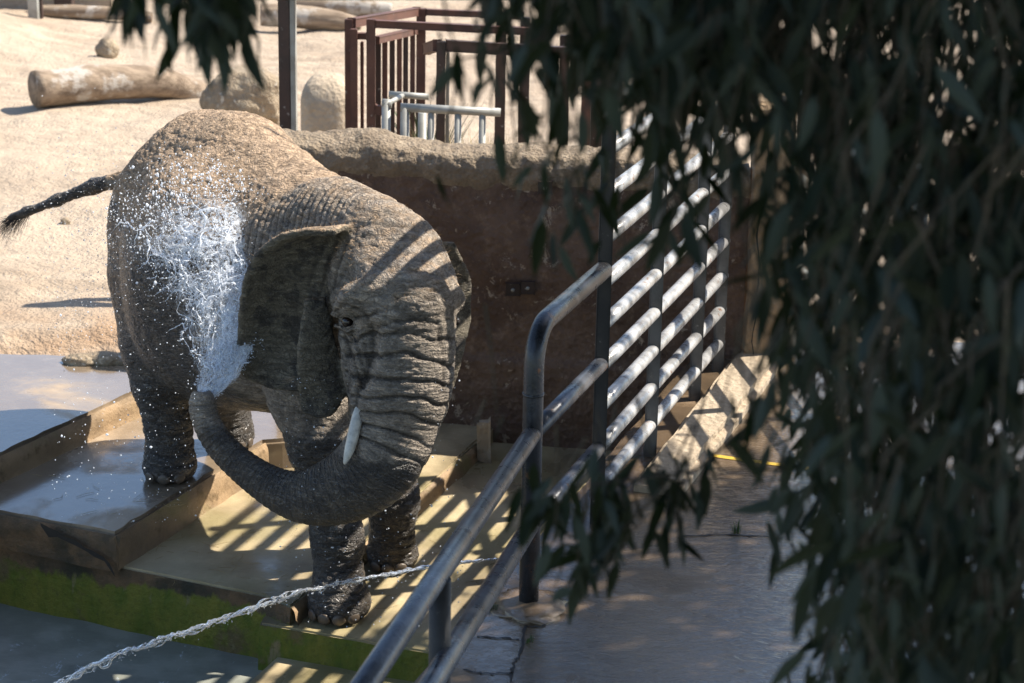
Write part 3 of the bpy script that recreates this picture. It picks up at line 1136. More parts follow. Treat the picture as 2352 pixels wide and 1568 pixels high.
# head
chain([(890, 640, 12.74, 140), (932, 668, 12.54, 122)], .10)
ball(922, 592, 12.74, 92, .14)
ball(950, 698, 12.28, 90, .12)
chain([(812, 690, 12.56, 46), (850, 650, 12.50, 75)], .08)                            # left temple
chain([(850, 665, 12.22, 38), (812, 682, 12.24, 31), (784, 708, 12.34, 22)], .05)                            # brow over near eye
chain([(1015, 668, 12.40, 38), (1043, 690, 12.44, 28)], .05)                          # brow over far eye
chain([(815, 765, 12.56, 42), (832, 840, 12.52, 44), (838, 900, 12.50, 44)], .06)                            # cheek
chain([(860, 850, 12.66, 70), (850, 960, 12.70, 50)], .08)                            # jaw
chain([(1005, 740, 12.55, 46), (990, 850, 12.55, 50)], .08)                           # far cheek
# proboscis
TR = [(930, 690, 12.36, 98), (928, 780, 12.30, 100), (922, 865, 12.27, 103), (916, 955, 12.23, 97), (888, 1042, 12.17, 92), (832, 1104, 12.15, 85),
      (765, 1132, 12.16, 72), (700, 1146, 12.20, 56), (640, 1128, 12.27, 44), (580, 1090, 12.36, 36), (525, 1045, 12.45, 32), (484, 995, 12.52, 29), (465, 945, 12.58, 27), (464, 915, 12.60, 25)]
TB = [b(*e) for e in TR]
# smooth the centre line
ti = np.linspace(0, len(TB) - 1, 64)
TC = np.stack([np.interp(ti, np.arange(len(TB)), [p[k] for p, r in TB]) for k in range(3)], 1)
TRr = np.interp(ti, np.arange(len(TB)), [r for p, r in TB])
for _ in range(6):
    TC[1:-1] = (TC[:-2] + 2 * TC[1:-1] + TC[2:]) / 4
    TRr[1:-1] = (TRr[:-2] + 2 * TRr[1:-1] + TRr[2:]) / 4
for i in range(0, 63):
    cone(TC[i], TC[i + 1], TRr[i], TRr[i + 1], .03 if i > 12 else .09)
# nostril opening
tipd = (TC[-1] - TC[-4]); tipd = tipd / np.linalg.norm(tipd)
cone(TC[-1] - tipd * .02, TC[-1] + tipd * .16, .034, .045, .015, sub=True)
# tusk sheath
chain([(860, 800, 12.34, 42), (842, 880, 12.22, 36), (830, 945, 12.13, 25)], .05)
chain([(1000, 830, 12.40, 40), (995, 930, 12.34, 30)], .06)
# eye hollows
ball(795, 742, 12.26, 33, .05, sub=True)
chain_sub([(842, 775, 12.10, 26), (836, 860, 12.08, 22)], .10)
ball(1058, 745, 12.42, 24, .05, sub=True)
ball(770, 640, 12.42, 34, .09, sub=True)
chain([(770, 720, 12.38, 12), (798, 714, 12.29, 13), (826, 736, 12.27, 10)], .022)     # upper lid fold
chain([(772, 750, 12.38, 9), (798, 760, 12.30, 10), (824, 748, 12.27, 9)], .022)      # lower lid


def footz(x, y, z): return PZ(x, y, z)


def leg(ft, zf, fr, chainpx, fs=1.0, toe=(.35, -.9)):
    """ft: pixel of the centre of the sole; chainpx: joints from the top down to the ankle."""
    f0 = PZ(ft[0], ft[1], zf)
    B = [b(*e) for e in chainpx]
    for (p, r), (q, s_) in zip(B[:-1], B[1:]): cone(p, q, r, s_, .09)
    ank, ra_ = B[-1]
    cone(ank, f0 + Vector((0, 0, .16)), ra_, fr * .88, .07)
    # pad
    ell(f0 + Vector((.02 * toe[0], .03 * toe[1], .085)), (fr, fr * 1.04, .13), .05)
    return f0


fr_sole = leg((778, 1407), -.13, .215, [(690, 770, 13.45, 118), (715, 900, 13.22, 98), (742, 1020, 13.10, 78), (762, 1130, 13.02, 66), (775, 1240, 12.95, 57), (778, 1330, 12.90, 55)])
fl_sole = leg((900, 1296), -.13, .185, [(840, 800, 13.55, 112), (860, 950, 13.55, 85), (888, 1090, 13.58, 62), (902, 1150, 13.56, 58), (900, 1230, 13.60, 49)])
rl_sole = leg((390, 1092), .24, .20, [(375, 640, 14.75, 128), (375, 790, 14.55, 96), (372, 880, 14.45, 66), (386, 970, 14.42, 52), (390, 1030, 14.40, 51)])
rr_sole = leg((530, 1022), .24, .175, [(520, 760, 14.95, 130), (495, 880, 15.0, 82), (515, 950, 15.02, 52), (528, 985, 15.04, 48)])
# cut the soles flat
for f0, z in ((fr_sole, -.13), (fl_sole, -.13), (rl_sole, .24), (rr_sole, .24)):
    s = region((f0.x - .4, f0.y - .4, z - .2), (f0.x + .4, f0.y + .4, z + .04))
    Z = mgrid(s)[2]
    FLD[s] = np.maximum(FLD[s], (z + .004) - Z)
# tail
chain([(292, 408, 15.12, 22), (215, 428, 15.2, 17), (130, 460, 15.25, 13), (60, 487, 15.28, 11), (22, 500, 15.3, 9)], .05)


# ears: sheets splatted into the field
def splat_sheet(S, r):
    S = np.asarray(S)
    K = 4
    o = np.arange(-K, K + 1)
    ox, oy, oz = [q.ravel() for q in np.meshgrid(o, o, o, indexing='ij')]
    base = np.round((S - G0) / VX).astype(int)
    for dx, dy, dz in zip(ox, oy, oz):
        I = base + np.array([dx, dy, dz])
        ok = np.all((I >= 0) & (I < gn), axis=1)
        J = I[ok]
        P = G0 + J * VX
        D = np.linalg.norm(P - S[ok], axis=1) - (r[ok] if hasattr(r, '__len__') else r)
        flat = np.ravel_multi_index(J.T, gn)
        np.minimum.at(EARF.reshape(-1), flat, D.astype(np.float32))


def sheet(att, out, nu=90, nv=60, bulge=0.0, curl=0.0, seed=1):
    A = np.array([PY(*e)[:] for e in att]); O = np.array([PY(*e)[:] for e in out])
    u = np.linspace(0, 1, nu)
    def ip(Q):
        s = np.linspace(0, 1, len(Q))
        c = np.stack([np.interp(u, s, Q[:, k]) for k in range(3)], 1)
        for _ in range(5): c[1:-1] = (c[:-2] + 2 * c[1:-1] + c[2:]) / 4
        return c
    A, O = ip(A), ip(O)
    v = np.linspace(0, 1, nv)
    S = A[:, None, :] * (1 - v[None, :, None]) + O[:, None, :] * v[None, :, None]
    U, Vv = np.meshgrid(u, v, indexing='ij')
    off = bulge * np.sin(Vv * math.pi) * np.sin(U * math.pi) + .025 * np.sin(U * 9 + seed) * Vv - curl * sstep(U, .16, 0) * Vv
    S[:, :, 1] += off
    return S.reshape(-1, 3), Vv.ravel()


EARF = np.full(gn, .3, dtype=np.float32)
S1, v1 = sheet([(818, 535, 12.74), (790, 595, 12.72), (755, 680, 12.72), (760, 780, 12.72), (780, 850, 12.72)],
               [(772, 502, 12.70), (715, 508, 12.66), (650, 534, 12.66), (596, 580, 12.68), (568, 640, 12.72), (557, 720, 12.78), (552, 800, 12.82), (560, 862, 12.84), (625, 886, 12.82), (690, 888, 12.78)], 130, 100, bulge=.10, curl=.0)
uu_ = np.repeat(np.linspace(0, 1, 130), 100)
S1[:, 1] -= .17 * sstep(uu_, .42, .0) * v1 ** 2          # the rim rolls forward
S1[:, 2] -= .05 * sstep(uu_, .3, .0) * v1 ** 3
splat_sheet(S1, .024 + .006 * v1)
S2, v2 = sheet([(742, 690, 12.62), (760, 770, 12.60), (780, 850, 12.60), (790, 900, 12.60)],
               [(706, 690, 12.58), (692, 780, 12.52), (690, 880, 12.50), (698, 946, 12.50), (735, 952, 12.52), (764, 944, 12.54)], 80, 50, bulge=-.03, seed=3)
splat_sheet(S2, .024)
S3, v3 = sheet([(1000, 560, 12.92), (1010, 640, 12.90), (1010, 740, 12.88), (1010, 830, 12.86)],
               [(1040, 560, 13.0), (1076, 640, 13.12), (1074, 740, 13.14), (1056, 820, 13.06), (1044, 862, 13.0), (1030, 905, 12.94)], 90, 50, bulge=.03, seed=5)
splat_sheet(S3, .024)
S4, v4 = sheet([(1015, 770, 12.72), (1012, 850, 12.70)], [(1042, 770, 12.74), (1040, 850, 12.70), (1022, 905, 12.70)], 50, 26, seed=2)
splat_sheet(S4, .022)
ear_near = EARF < .05
FLD = smin(FLD, EARF, .022).astype(np.float32)


def surface_nets(Fd):
    nx, ny, nz = Fd.shape
    inside = Fd < 0
    cnt = np.zeros((nx - 1, ny - 1, nz - 1), dtype=np.int8)
    for dx in (0, 1):
        for dy in (0, 1):
            for dz in (0, 1):
                cnt += inside[dx:nx - 1 + dx, dy:ny - 1 + dy, dz:nz - 1 + dz]
    act = (cnt > 0) & (cnt < 8)
    I = np.argwhere(act)
    ids = np.full(act.shape, -1, dtype=np.int32)
    ids[act] = np.arange(len(I))
    corners = {}
    for dx in (0, 1):
        for dy in (0, 1):
            for dz in (0, 1):
                corners[(dx, dy, dz)] = Fd[I[:, 0] + dx, I[:, 1] + dy, I[:, 2] + dz]
    acc = np.zeros((len(I), 3)); n = np.zeros(len(I))
    for ax in range(3):
        for a in (0, 1):
            for c in (0, 1):
                c0 = [a, c]; c0.insert(ax, 0)
                c1 = list(c0); c1[ax] = 1
                f0, f1 = corners[tuple(c0)], corners[tuple(c1)]
                m = (f0 < 0) != (f1 < 0)
                t = f0 / np.where(np.abs(f0 - f1) < 1e-9, 1e-9, f0 - f1)
                p = np.tile(np.array(c0, dtype=float), (len(I), 1))
                p[:, ax] = t
                acc += np.where(m[:, None], p, 0)
                n += m
    V = G0 + (I + acc / n[:, None]) * VX
    Q = []
    for ax in range(3):
        o1, o2 = (ax + 1) % 3, (ax + 2) % 3
        sl0 = [slice(1, -1)] * 3; sl1 = [slice(1, -1)] * 3
        sl0[ax] = slice(0, -1); sl1[ax] = slice(1, None)
        a0, a1 = inside[tuple(sl0)], inside[tuple(sl1)]
        E_ = np.argwhere(a0 != a1)
        off = np.ones(3, dtype=int); off[ax] = 0
        G = E_ + off
        flip = a0[a0 != a1]
        def cid(d1, d2):
            g = G.copy(); g[:, o1] -= d1; g[:, o2] -= d2
            return ids[g[:, 0], g[:, 1], g[:, 2]]
        q = np.stack([cid(1, 1), cid(0, 1), cid(0, 0), cid(1, 0)], 1)
        q[~flip] = q[~flip][:, ::-1]
        Q.append(q)
    return V, np.concatenate(Q)


EV, EQ = surface_nets(FLD)
body = npmesh('body', EV, EQ, None, ele)
md = body.modifiers.new('s', 'SUBSURF')
md.levels = 1
md.subdivision_type = 'CATMULL_CLARK'
dg = bpy.context.evaluated_depsgraph_get()
me2 = bpy.data.meshes.new_from_object(body.evaluated_get(dg))
body.modifiers.clear()
body.data = me2
me2.name = 'body'
nv_ = len(me2.vertices)
co = np.empty(nv_ * 3, dtype=np.float32); me2.vertices.foreach_get('co', co); co = co.reshape(-1, 3).astype(np.float64)
nrm = np.empty(nv_ * 3, dtype=np.float32); me2.vertices.foreach_get('normal', nrm); nrm = nrm.reshape(-1, 3).astype(np.float64)
# distance along the trunk
seg = np.linalg.norm(np.diff(TC, axis=0), axis=1)
arc = np.concatenate([[0], np.cumsum(seg)])
bd2 = np.full(nv_, 9.0); ring = np.zeros(nv_); trr = np.zeros(nv_)
bbk = (co[:, 1] < 12.75) & (co[:, 0] < 0)
idx = np.where(bbk)[0]
for i in range(63):
    p, q = TC[i], TC[i + 1]
    d = q - p
    t = np.clip(((co[idx] - p) @ d) / (d @ d), 0, 1)
    dist = np.linalg.norm(co[idx] - p - t[:, None] * d, axis=1)
    better = dist < bd2[idx]
    bd2[idx] = np.where(better, dist, bd2[idx])
    ring[idx] = np.where(better, arc[i] + t * seg[i], ring[idx])
    trr[idx] = np.where(better, TRr[i], trr[idx])
on_tr = sstep(bd2, trr + .06, trr + .015) * sstep(ring, .06, .2) * (bd2 < 5)
ringd = np.where(on_tr > .05, ring, 0)
wob = .035 * fbm(co, 5, 2, 71)
s_ = ring + wob
fine = np.abs(np.sin(math.pi * s_ / .043))
big = np.abs(np.sin(math.pi * (s_ + .02 + .5 * (1 - np.cos((co[:, 0] + .62) * 3.5)) * .12) / .135)) ** .35
uplow = sstep(ring, 1.15, .85) * sstep(ring, .03, .08)
tcx = np.interp(ring, arc, TC[:, 0])
se = s_ - .75 * np.clip((co[:, 0] - tcx), -.3, .3) ** 2 + .02 * fbm(co, 3, 2, 73)
fd_ = np.abs(np.mod(se, .118) - .059)
gl_ = .02 + .09 * sstep(ring, .16, .40)
gmask = sstep(bd2, trr + gl_ + .07, trr + gl_) * (bd2 < 5) * sstep(nrm[:, 1], .15, -.15)
groove = np.exp(-(fd_ / .0115) ** 2) * uplow * gmask * sstep(fbm(co, 2.2, 2, 74), -.85, -.3)
disp = on_tr * (fine ** .7 - .6) * (.0035 + .0035 * (1 - uplow)) - .021 * groove
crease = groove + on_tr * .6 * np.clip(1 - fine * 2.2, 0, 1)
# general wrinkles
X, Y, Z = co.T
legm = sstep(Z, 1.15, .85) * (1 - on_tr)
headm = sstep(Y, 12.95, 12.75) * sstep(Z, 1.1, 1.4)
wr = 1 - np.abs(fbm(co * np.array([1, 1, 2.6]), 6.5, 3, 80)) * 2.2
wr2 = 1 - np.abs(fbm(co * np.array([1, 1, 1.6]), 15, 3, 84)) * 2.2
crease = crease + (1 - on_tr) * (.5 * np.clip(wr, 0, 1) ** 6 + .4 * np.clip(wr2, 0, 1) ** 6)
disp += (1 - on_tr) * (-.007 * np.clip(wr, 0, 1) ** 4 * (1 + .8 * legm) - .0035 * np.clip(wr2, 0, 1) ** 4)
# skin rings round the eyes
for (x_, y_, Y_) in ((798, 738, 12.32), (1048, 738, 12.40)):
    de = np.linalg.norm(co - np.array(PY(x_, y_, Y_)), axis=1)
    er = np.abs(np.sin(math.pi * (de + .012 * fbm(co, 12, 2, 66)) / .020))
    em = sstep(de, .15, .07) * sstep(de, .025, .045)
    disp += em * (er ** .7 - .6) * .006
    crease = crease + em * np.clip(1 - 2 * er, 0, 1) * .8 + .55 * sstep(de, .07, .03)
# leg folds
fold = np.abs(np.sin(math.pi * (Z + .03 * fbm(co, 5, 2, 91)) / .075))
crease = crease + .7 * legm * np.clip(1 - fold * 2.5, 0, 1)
disp += legm * (fold ** .6 - .7) * .007 * sstep(fbm(co, 2.3, 2, 92), -.3, .3)
# neck folds: along the head to shoulder line
nk = sstep(Y, 12.75, 12.95) * sstep(Y, 13.55, 13.2) * sstep(Z, 1.6, 1.9)
sN = X * .72 - Y * .62 + .25 * (Z - 2)
nf_ = np.abs(np.sin(math.pi * (sN + .02 * fbm(co, 6, 2, 95)) / .052))
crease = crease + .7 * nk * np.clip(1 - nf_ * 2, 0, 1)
disp += nk * (nf_ ** .7 - .7) * .012
# drawn folds of the face
vx_, vy_, vd_ = projn(co)
frontf = (nrm[:, 1] < .25) & (Y < 13.0)
fi = np.where(frontf & (vx_ > 690) & (vx_ < 1090) & (vy_ > 470) & (vy_ < 1000))[0]
for pl_, w_, dp_, cr_ in [([(778, 540), (748, 610), (730, 690)], 7, .014, .8), ([(796, 552), (768, 620), (748, 700)], 6, .011, .6), ([(758, 540), (724, 605), (708, 655)], 7, .012, .6),
                          ([(812, 560), (790, 610), (775, 650)], 7, .007, .3), ([(770, 752), (800, 768), (832, 756)], 5, .009, .8), ([(772, 768), (804, 786), (840, 772)], 5, .008, .6),
                          ([(768, 716), (796, 700), (830, 714), (846, 738)], 5, .010, .7), ([(780, 700), (806, 686), (832, 700)], 5, .006, .4), ([(814, 778), (830, 830), (842, 872)], 6, .010, .6),
                          ([(790, 772), (812, 835), (834, 884)], 6, .012, .8), ([(852, 748), (856, 800), (842, 860), (818, 900), (812, 950)], 7, .015, .8), ([(838, 790), (846, 840)], 5, .006, .4),
                          ([(768, 742), (748, 772)], 5, .008, .6), ([(770, 760), (754, 806)], 5, .008, .6), ([(775, 790), (770, 840), (786, 890)], 6, .010, .5), ([(800, 880), (792, 930)], 6, .008, .5),
                          ([(866, 752), (905, 738), (955, 734), (1005, 742)], 7, .013, .8), ([(880, 770), (930, 758), (990, 764)], 5, .006, .4), ([(770, 640), (800, 618)], 26, .020, .1), ([(1040, 720), (1060, 735), (1052, 765)], 5, .008, .8),
                          ([(800, 528), (850, 512), (915, 516), (960, 530)], 7, .010, .4), ([(830, 545), (900, 535), (960, 552)], 9, .007, .25), ([(1010, 760), (1024, 830), (1020, 900)], 7, .010, .6)]:
    dm = np.full(len(fi), 1e9)
    for (xa, ya), (xb, yb) in zip(pl_[:-1], pl_[1:]):
        dx_, dy_ = xb - xa, yb - ya
        tq = np.clip(((vx_[fi] - xa) * dx_ + (vy_[fi] - ya) * dy_) / (dx_ * dx_ + dy_ * dy_), 0, 1)
        dm = np.minimum(dm, np.hypot(vx_[fi] - xa - tq * dx_, vy_[fi] - ya - tq * dy_))
    dm = dm + 3.0 * fbm(co[fi], 14, 2, 160)
    disp[fi] -= dp_ * np.exp(-(dm / w_) ** 2)
    crease[fi] += cr_ * np.exp(-(dm / (w_ * .7)) ** 2)
# dust crust on back
up = sstep(nrm[:, 2], -.05, .55)
n_a = fbm(co, 2.6, 4, 101)
dust = up * sstep(Z + .35 * n_a, 1.95, 2.25) * sstep(Y + .15 * n_a, 13.15, 13.55)
neckdust = up * .45 * sstep(Z, 2.0, 2.2)
dust = np.maximum(dust, neckdust)
dust = np.maximum(dust, .42 * headm * up)
disp += dust * (.012 * fbm(co, 9, 4, 111) + .007 * np.clip(fbm(co, 24, 3, 115), -.2, 1))
# wet: flank hit by the spray, legs, belly, lower trunk
flank = sstep(Z + .3 * n_a, 2.3, 2.0) * sstep(Y, 13.25, 13.6)
low_ = sstep(Z, 1.25, .9)
tipw = sstep(ring, .62, .95) * on_tr
wet = np.clip(np.maximum(np.maximum(flank * (1 - dust), low_), tipw), 0, 1) * (1 - .75 * headm)
tail_ = sstep(X, -2.95, -3.05)
wet = np.maximum(wet, tail_)
dust = dust * (1 - tail_)
EI = np.clip(np.round((co - G0) / VX).astype(int), 0, gn - 1)
earm = sstep(EARF[EI[:, 0], EI[:, 1], EI[:, 2]], .05, .02)
dust = np.maximum(dust, earm * .55 * sstep(nrm[:, 2], .35, .7) * (X < -1.0))  # pale tone on the near ear's upturned rim paints sunlight there
disp *= (1 - .6 * earm)
co2 = co + nrm * disp[:, None]
for z, f0 in ((-.13, fr_sole), (-.13, fl_sole), (.24, rl_sole), (.24, rr_sole)):
    near = (np.hypot(co2[:, 0] - f0.x, co2[:, 1] - f0.y) < .36) & (co2[:, 2] < z + .1)
    co2[near, 2] = np.maximum(co2[near, 2], z + .001)
me2.vertices.foreach_set('co', co2.astype(np.float32).ravel())
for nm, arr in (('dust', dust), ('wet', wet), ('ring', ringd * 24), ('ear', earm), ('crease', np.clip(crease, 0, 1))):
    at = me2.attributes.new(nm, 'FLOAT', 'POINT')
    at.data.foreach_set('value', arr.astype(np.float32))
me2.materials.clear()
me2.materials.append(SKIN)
me2.polygons.foreach_set('use_smooth', np.ones(len(me2.polygons), dtype=bool))
me2.update()
print('elephant verts', nv_)

# tusk
tk = [PY(x, y, Yv) for x, y, Yv in [(828, 925, 12.12), (818, 970, 12.05), (808, 1015, 11.99), (798, 1048, 11.95), (790, 1068, 11.93)]]
V, Fc = tube_data(tk, [.030, .038, .037, .027, .006], 16)
tusk = pydata('tusk', V, Fc, IVORY, ele)
md = tusk.modifiers.new('s', 'SUBSURF'); md.levels = md.render_levels = 1
# eyes
for (x, y, Yv, r) in ((798, 738, 12.325, .036), (1048, 738, 12.40, .024)):
    p = PY(x, y, Yv)
    eye = blob('eye', p, r, EYEM, ele, sub=3, amp=0)
    eye.matrix_parent_inverse = Matrix.Translation(-ele.location)
# toenails
for f0, R_, angs in ((fr_sole, .215, (-140, -112, -84, -56)), (fl_sole, .185, (-125, -95, -65)), (rl_sole, .20, (-125, -92, -58)), (rr_sole, .175, (-95, -55, -20))):
    for a in angs:
        an = rad(a)
        c = f0 + Vector((math.cos(an) * R_ * .97, math.sin(an) * R_ * 1.0 - .03, .055))
        bm = bmesh.new()
        bmesh.ops.create_icosphere(bm, subdivisions=2, radius=1)
        for v in bm.verts:
            q = v.co
            v.co = c + Vector((math.cos(an), math.sin(an), .15)).normalized() * q.x * .014 + Vector((-math.sin(an), math.cos(an), 0)) * q.y * .046 + Vector((0, 0, q.z * .040))
        me = bpy.data.meshes.new('toenail'); bm.to_mesh(me); bm.free()
        link('toenail', me, NAIL, ele)


# hairs as thin ribbons
def hairs(name, roots, dirs, L, wdt, mat, seg_=3, droop=.3):
    V, Fc = [], []
    for r, d in zip(roots, dirs):
        l = L * random.uniform(.4, 1.0)
        s = Vector(d).cross(Vector((random.uniform(-1, 1), random.uniform(-1, 1), random.uniform(-1, 1)))).normalized()
        i0 = len(V)
        for k in range(seg_ + 1):
            t = k / seg_
            c = Vector(r) + Vector(d) * l * t + Vector((0, 0, -droop * l * t * t))
            w_ = s * wdt * (1 - t * .8)
            V += [c - w_, c + w_]
        Fc += [(i0 + 2 * k, i0 + 2 * k + 2, i0 + 2 * k + 3, i0 + 2 * k + 1) for k in range(seg_)]
    o = pydata(name, V, Fc, mat, ele, smooth=False)
    return tag(o, kind='stuff')


tt_ = PY(24, 500, 15.3); t2 = PY(70, 484, 15.28)
td = (tt_ - t2).normalized()
rt, dr = [], []
for _ in range(300):
    t = random.random()
    rt.append(t2.lerp(tt_, t) + Vector((random.uniform(-.02, .02), random.uniform(-.02, .02), random.uniform(-.02, .02))))
    dr.append((td + Vector((random.uniform(-.5, .5), random.uniform(-.5, .5), random.uniform(-.9, .3)))).normalized())
hairs('tail_tuft', rt, dr, .24, .0018, HAIR)
GOLD = m_plain('tawny_hair', (.33, .2, .09), .6)
selh = np.where((headm > .5) & (nrm[:, 2] > .3) & (Z > 2.1))[0]
pk = RNG.choice(selh, 700)
hairs('head_hair', [Vector(co2[i]) for i in pk], [(Vector(nrm[i]) + Vector(RNG.normal(0, .35, 3))).normalized() for i in pk], .045, .0011, GOLD, 2)
selb = np.where((low_ > .6) & (Y < 15.4))[0]
pk = RNG.choice(selb, 900)
hairs('leg_hair', [Vector(co2[i]) for i in pk], [(Vector(nrm[i]) + Vector(RNG.normal(0, .4, 3))).normalized() for i in pk], .035, .0009, HAIR, 2)

# =================================================================== WATER SPRAY
def ico(sub):
    bm = bmesh.new()
    bmesh.ops.create_icosphere(bm, subdivisions=sub, radius=1)
    V = np.array([v.co[:] for v in bm.verts]); T = np.array([[v.index for v in f.verts] for f in bm.faces])
    bm.free()
    return V, T


def drops_mesh(name, P, R, mat, stretch=None, parent=None, sub=1):
    V0, T0 = ico(sub)
    n, m = len(P), len(V0)
    S = RNG.uniform(.7, 1.35, (n, 1, 3))
    V = V0[None] * S * R[:, None, None]
    if stretch is not None:
        dl = np.einsum('nmk,nk->nm', V, stretch)
        V = V + dl[:, :, None] * stretch[:, None, :] * RNG.uniform(0, .9, (n, 1, 1))
    V = V + P[:, None, :]
    T = T0[None] + (np.arange(n) * m)[:, None, None]
    return npmesh(name, V.reshape(-1, 3), T.reshape(-1, 3), mat, parent)


tip = np.array(TC[-1])
spray = empty('water_spray', 'white fan of water and droplets blown from the trunk tip over the flank', 'water', tuple(tip))


def fan_dir(a, bb):
    """a across the fan 0..1 (left to right edge), bb along 0..1; returns point."""
    xl = np.interp(bb, [0, .12, .3, .5, .75, 1.0, 1.1], [452, 446, 432, 395, 290, 262, 250])
    yl = np.interp(bb, [0, .12, .3, .5, .75, 1.0, 1.1], [912, 868, 810, 700, 610, 500, 450])
    xr = np.interp(bb, [0, .12, .3, .5, .75, 1.0, 1.1], [486, 545, 588, 606, 596, 560, 545])
    yr = np.interp(bb, [0, .12, .3, .5, .75, 1.0, 1.1], [918, 868, 790, 690, 560, 440, 400])
    x = xl + (xr - xl) * a
    y = yl + (yr - yl) * a - 65 * np.sin(a * math.pi) * bb
    Y = 12.60 + .95 * bb ** 1.15 + .15 * (1 - a) * bb
    return x, y, Y


def fan_pts(a, bb, jit):
    x, y, Y = fan_dir(a, bb)
    out = []
    for xx, yy, YY in zip(x, y, Y):
        d = ray(xx, yy)
        out.append(NC + d * (YY / d[1]))
    return np.array(out) + RNG.normal(0, 1, (len(x), 3)) * jit[:, None]


# ropes of beads: torn filaments
LACE = NT('water_lace')
_t = LACE
_n = _t.noise(7, 4, .6, which=1)
_v = _t.voro(15, vec=_t.mix(.22, _t.co((1, .6, .7)), _n))
_v2 = _t.voro(34, vec=_t.mix(.15, _t.co((1, .6, .7)), _n))
_m = _t.math('MAXIMUM', _t.ramp(_v, .03, .15, 1, 0), _t.math('MULTIPLY', _t.ramp(_v2, .02, .10, 1, 0), .6))
_m = _t.math('MULTIPLY', _m, _t.ramp(_t.noise(5.5, 5, .65), .36, .50))
_m = _t.math('MAXIMUM', _m, _t.ramp(_t.noise(16, 6, .7), .60, .70))
_cx = _t.n('ShaderNodeCombineXYZ')
_t.put(_cx.inputs[0], _t.math('MULTIPLY', _t.attr('fa'), 34.0)); _t.put(_cx.inputs[1], _t.math('MULTIPLY', _t.attr('fb'), 6.0))
_s = _t.ramp(_t.noise(1.0, 6, .65, _cx.outputs[0], .8), .48, .60)
_m = _t.math('MAXIMUM', _m, _t.math('MULTIPLY', _s, _t.ramp(_t.attr('fb'), .55, .12)))
_m = _t.math('MULTIPLY', _m, _t.attr('dens'))
_t.set(color=(.93, .96, 1), rough=.15)
_tl = _t.n('ShaderNodeBsdfTranslucent'); _t.put(_tl.inputs[0], (.92, .95, 1))
_a = _t.n('ShaderNodeMixShader'); _a.inputs[0].default_value = .4
_tr = _t.n('ShaderNodeBsdfTransparent')
_b = _t.n('ShaderNodeMixShader')
_t.t.links.new(_t.b.outputs[0], _a.inputs[1]); _t.t.links.new(_tl.outputs[0], _a.inputs[2])
_t.put(_b.inputs[0], _m)
_t.t.links.new(_tr.outputs[0], _b.inputs[1]); _t.t.links.new(_a.outputs[0], _b.inputs[2]); _t.t.links.new(_b.outputs[0], _t.out.inputs[0])
for lay in range(5):
    nu_, nv2 = 70, 60
    U, W_ = np.meshgrid(np.linspace(0, 1, nu_), np.linspace(0, 1, nv2), indexing='ij')
    bmax = (.95, .8, 1.0, .62, .45)[lay]
    a0_, a1_ = ((.0, 1.0), (.35, 1.0), (.1, .95), (.3, 1.02), (.45, 1.0))[lay]
    A = a0_ + (a1_ - a0_) * W_
    P = fan_pts(A.ravel(), (.0 + U * bmax).ravel(), np.zeros(A.size))
    g = U.ravel()
    P = P + (fbm(P + lay * 5, 5, 4, 7 + lay) * (.02 + .16 * g))[:, None] * np.array([.45, 1.0, .5]) + np.array([0, (lay - 2) * .03 * 1.0, 0]) * g[:, None]
    T = [(k * nv2 + l, (k + 1) * nv2 + l, (k + 1) * nv2 + l + 1, k * nv2 + l + 1) for k in range(nu_ - 1) for l in range(nv2 - 1)]
    o = npmesh('water_sheet', P, np.array(T), LACE.m, spray)
    tag(o, kind='stuff')
    dens = sstep(W_, 0, .3) * sstep(W_, 1.0, .9) * sstep(U, 1.0, .7) * (.6 + .55 * sstep(W_, .2, .7)) * np.clip(1.5 * np.clip(.62 + fbm(P + 3 * lay, 3.2, 3, 20 + lay), 0, 1).reshape(U.shape), 0, 1)
    dens = np.maximum(dens, sstep(U, .16, .03) * sstep(W_, 0, .1))
    at = o.data.attributes.new('dens', 'FLOAT', 'POINT')
    at.data.foreach_set('value', dens.ravel().astype(np.float32))
    for nm_, ar_ in (('fa', A + lay * .37), ('fb', U * bmax)):
        at = o.data.attributes.new(nm_, 'FLOAT', 'POINT')
        at.data.foreach_set('value', ar_.ravel().astype(np.float32))
Vall, Tall, base = [], [], 0
for i in range(165):
    a = float(RNG.uniform(.1, .95)); b0 = float(RNG.uniform(.12, .85))
    n = 22
    sw = i % 2
    aa = a + np.linspace(-.5, .5, n) * (RNG.uniform(.08, .40) if sw else RNG.normal(0, .06)); bb = b0 + np.linspace(-.5, .5, n) * (RNG.normal(0, .08) if sw else RNG.uniform(.08, .26))
    C3 = fan_pts(aa, bb, np.zeros(n)) + RNG.normal(0, .04, 3) * (.3 + b0)
    C3 = C3 + np.stack([fbm(C3 + 5 * i, 7, 3, 1), fbm(C3 + 9 * i, 7, 3, 2), fbm(C3 + 13 * i, 7, 3, 3)], 1) * .10
    r = RNG.uniform(.0020, .0055) * (.25 + np.abs(fbm(C3 + 3 * i, 24, 2, 4)) * 3) * np.sin(np.linspace(.1, math.pi - .1, n)) ** .5
    V, Fc = tube_data(C3, r, 6, cap=False)
    Vall.append(np.array([v[:] for v in V])); Tall.append(np.array(Fc) + base); base += len(V)
tag(npmesh('water_strand', np.concatenate(Vall), np.concatenate(Tall), SPRAY, spray), kind='stuff')
BP, BR = [], []
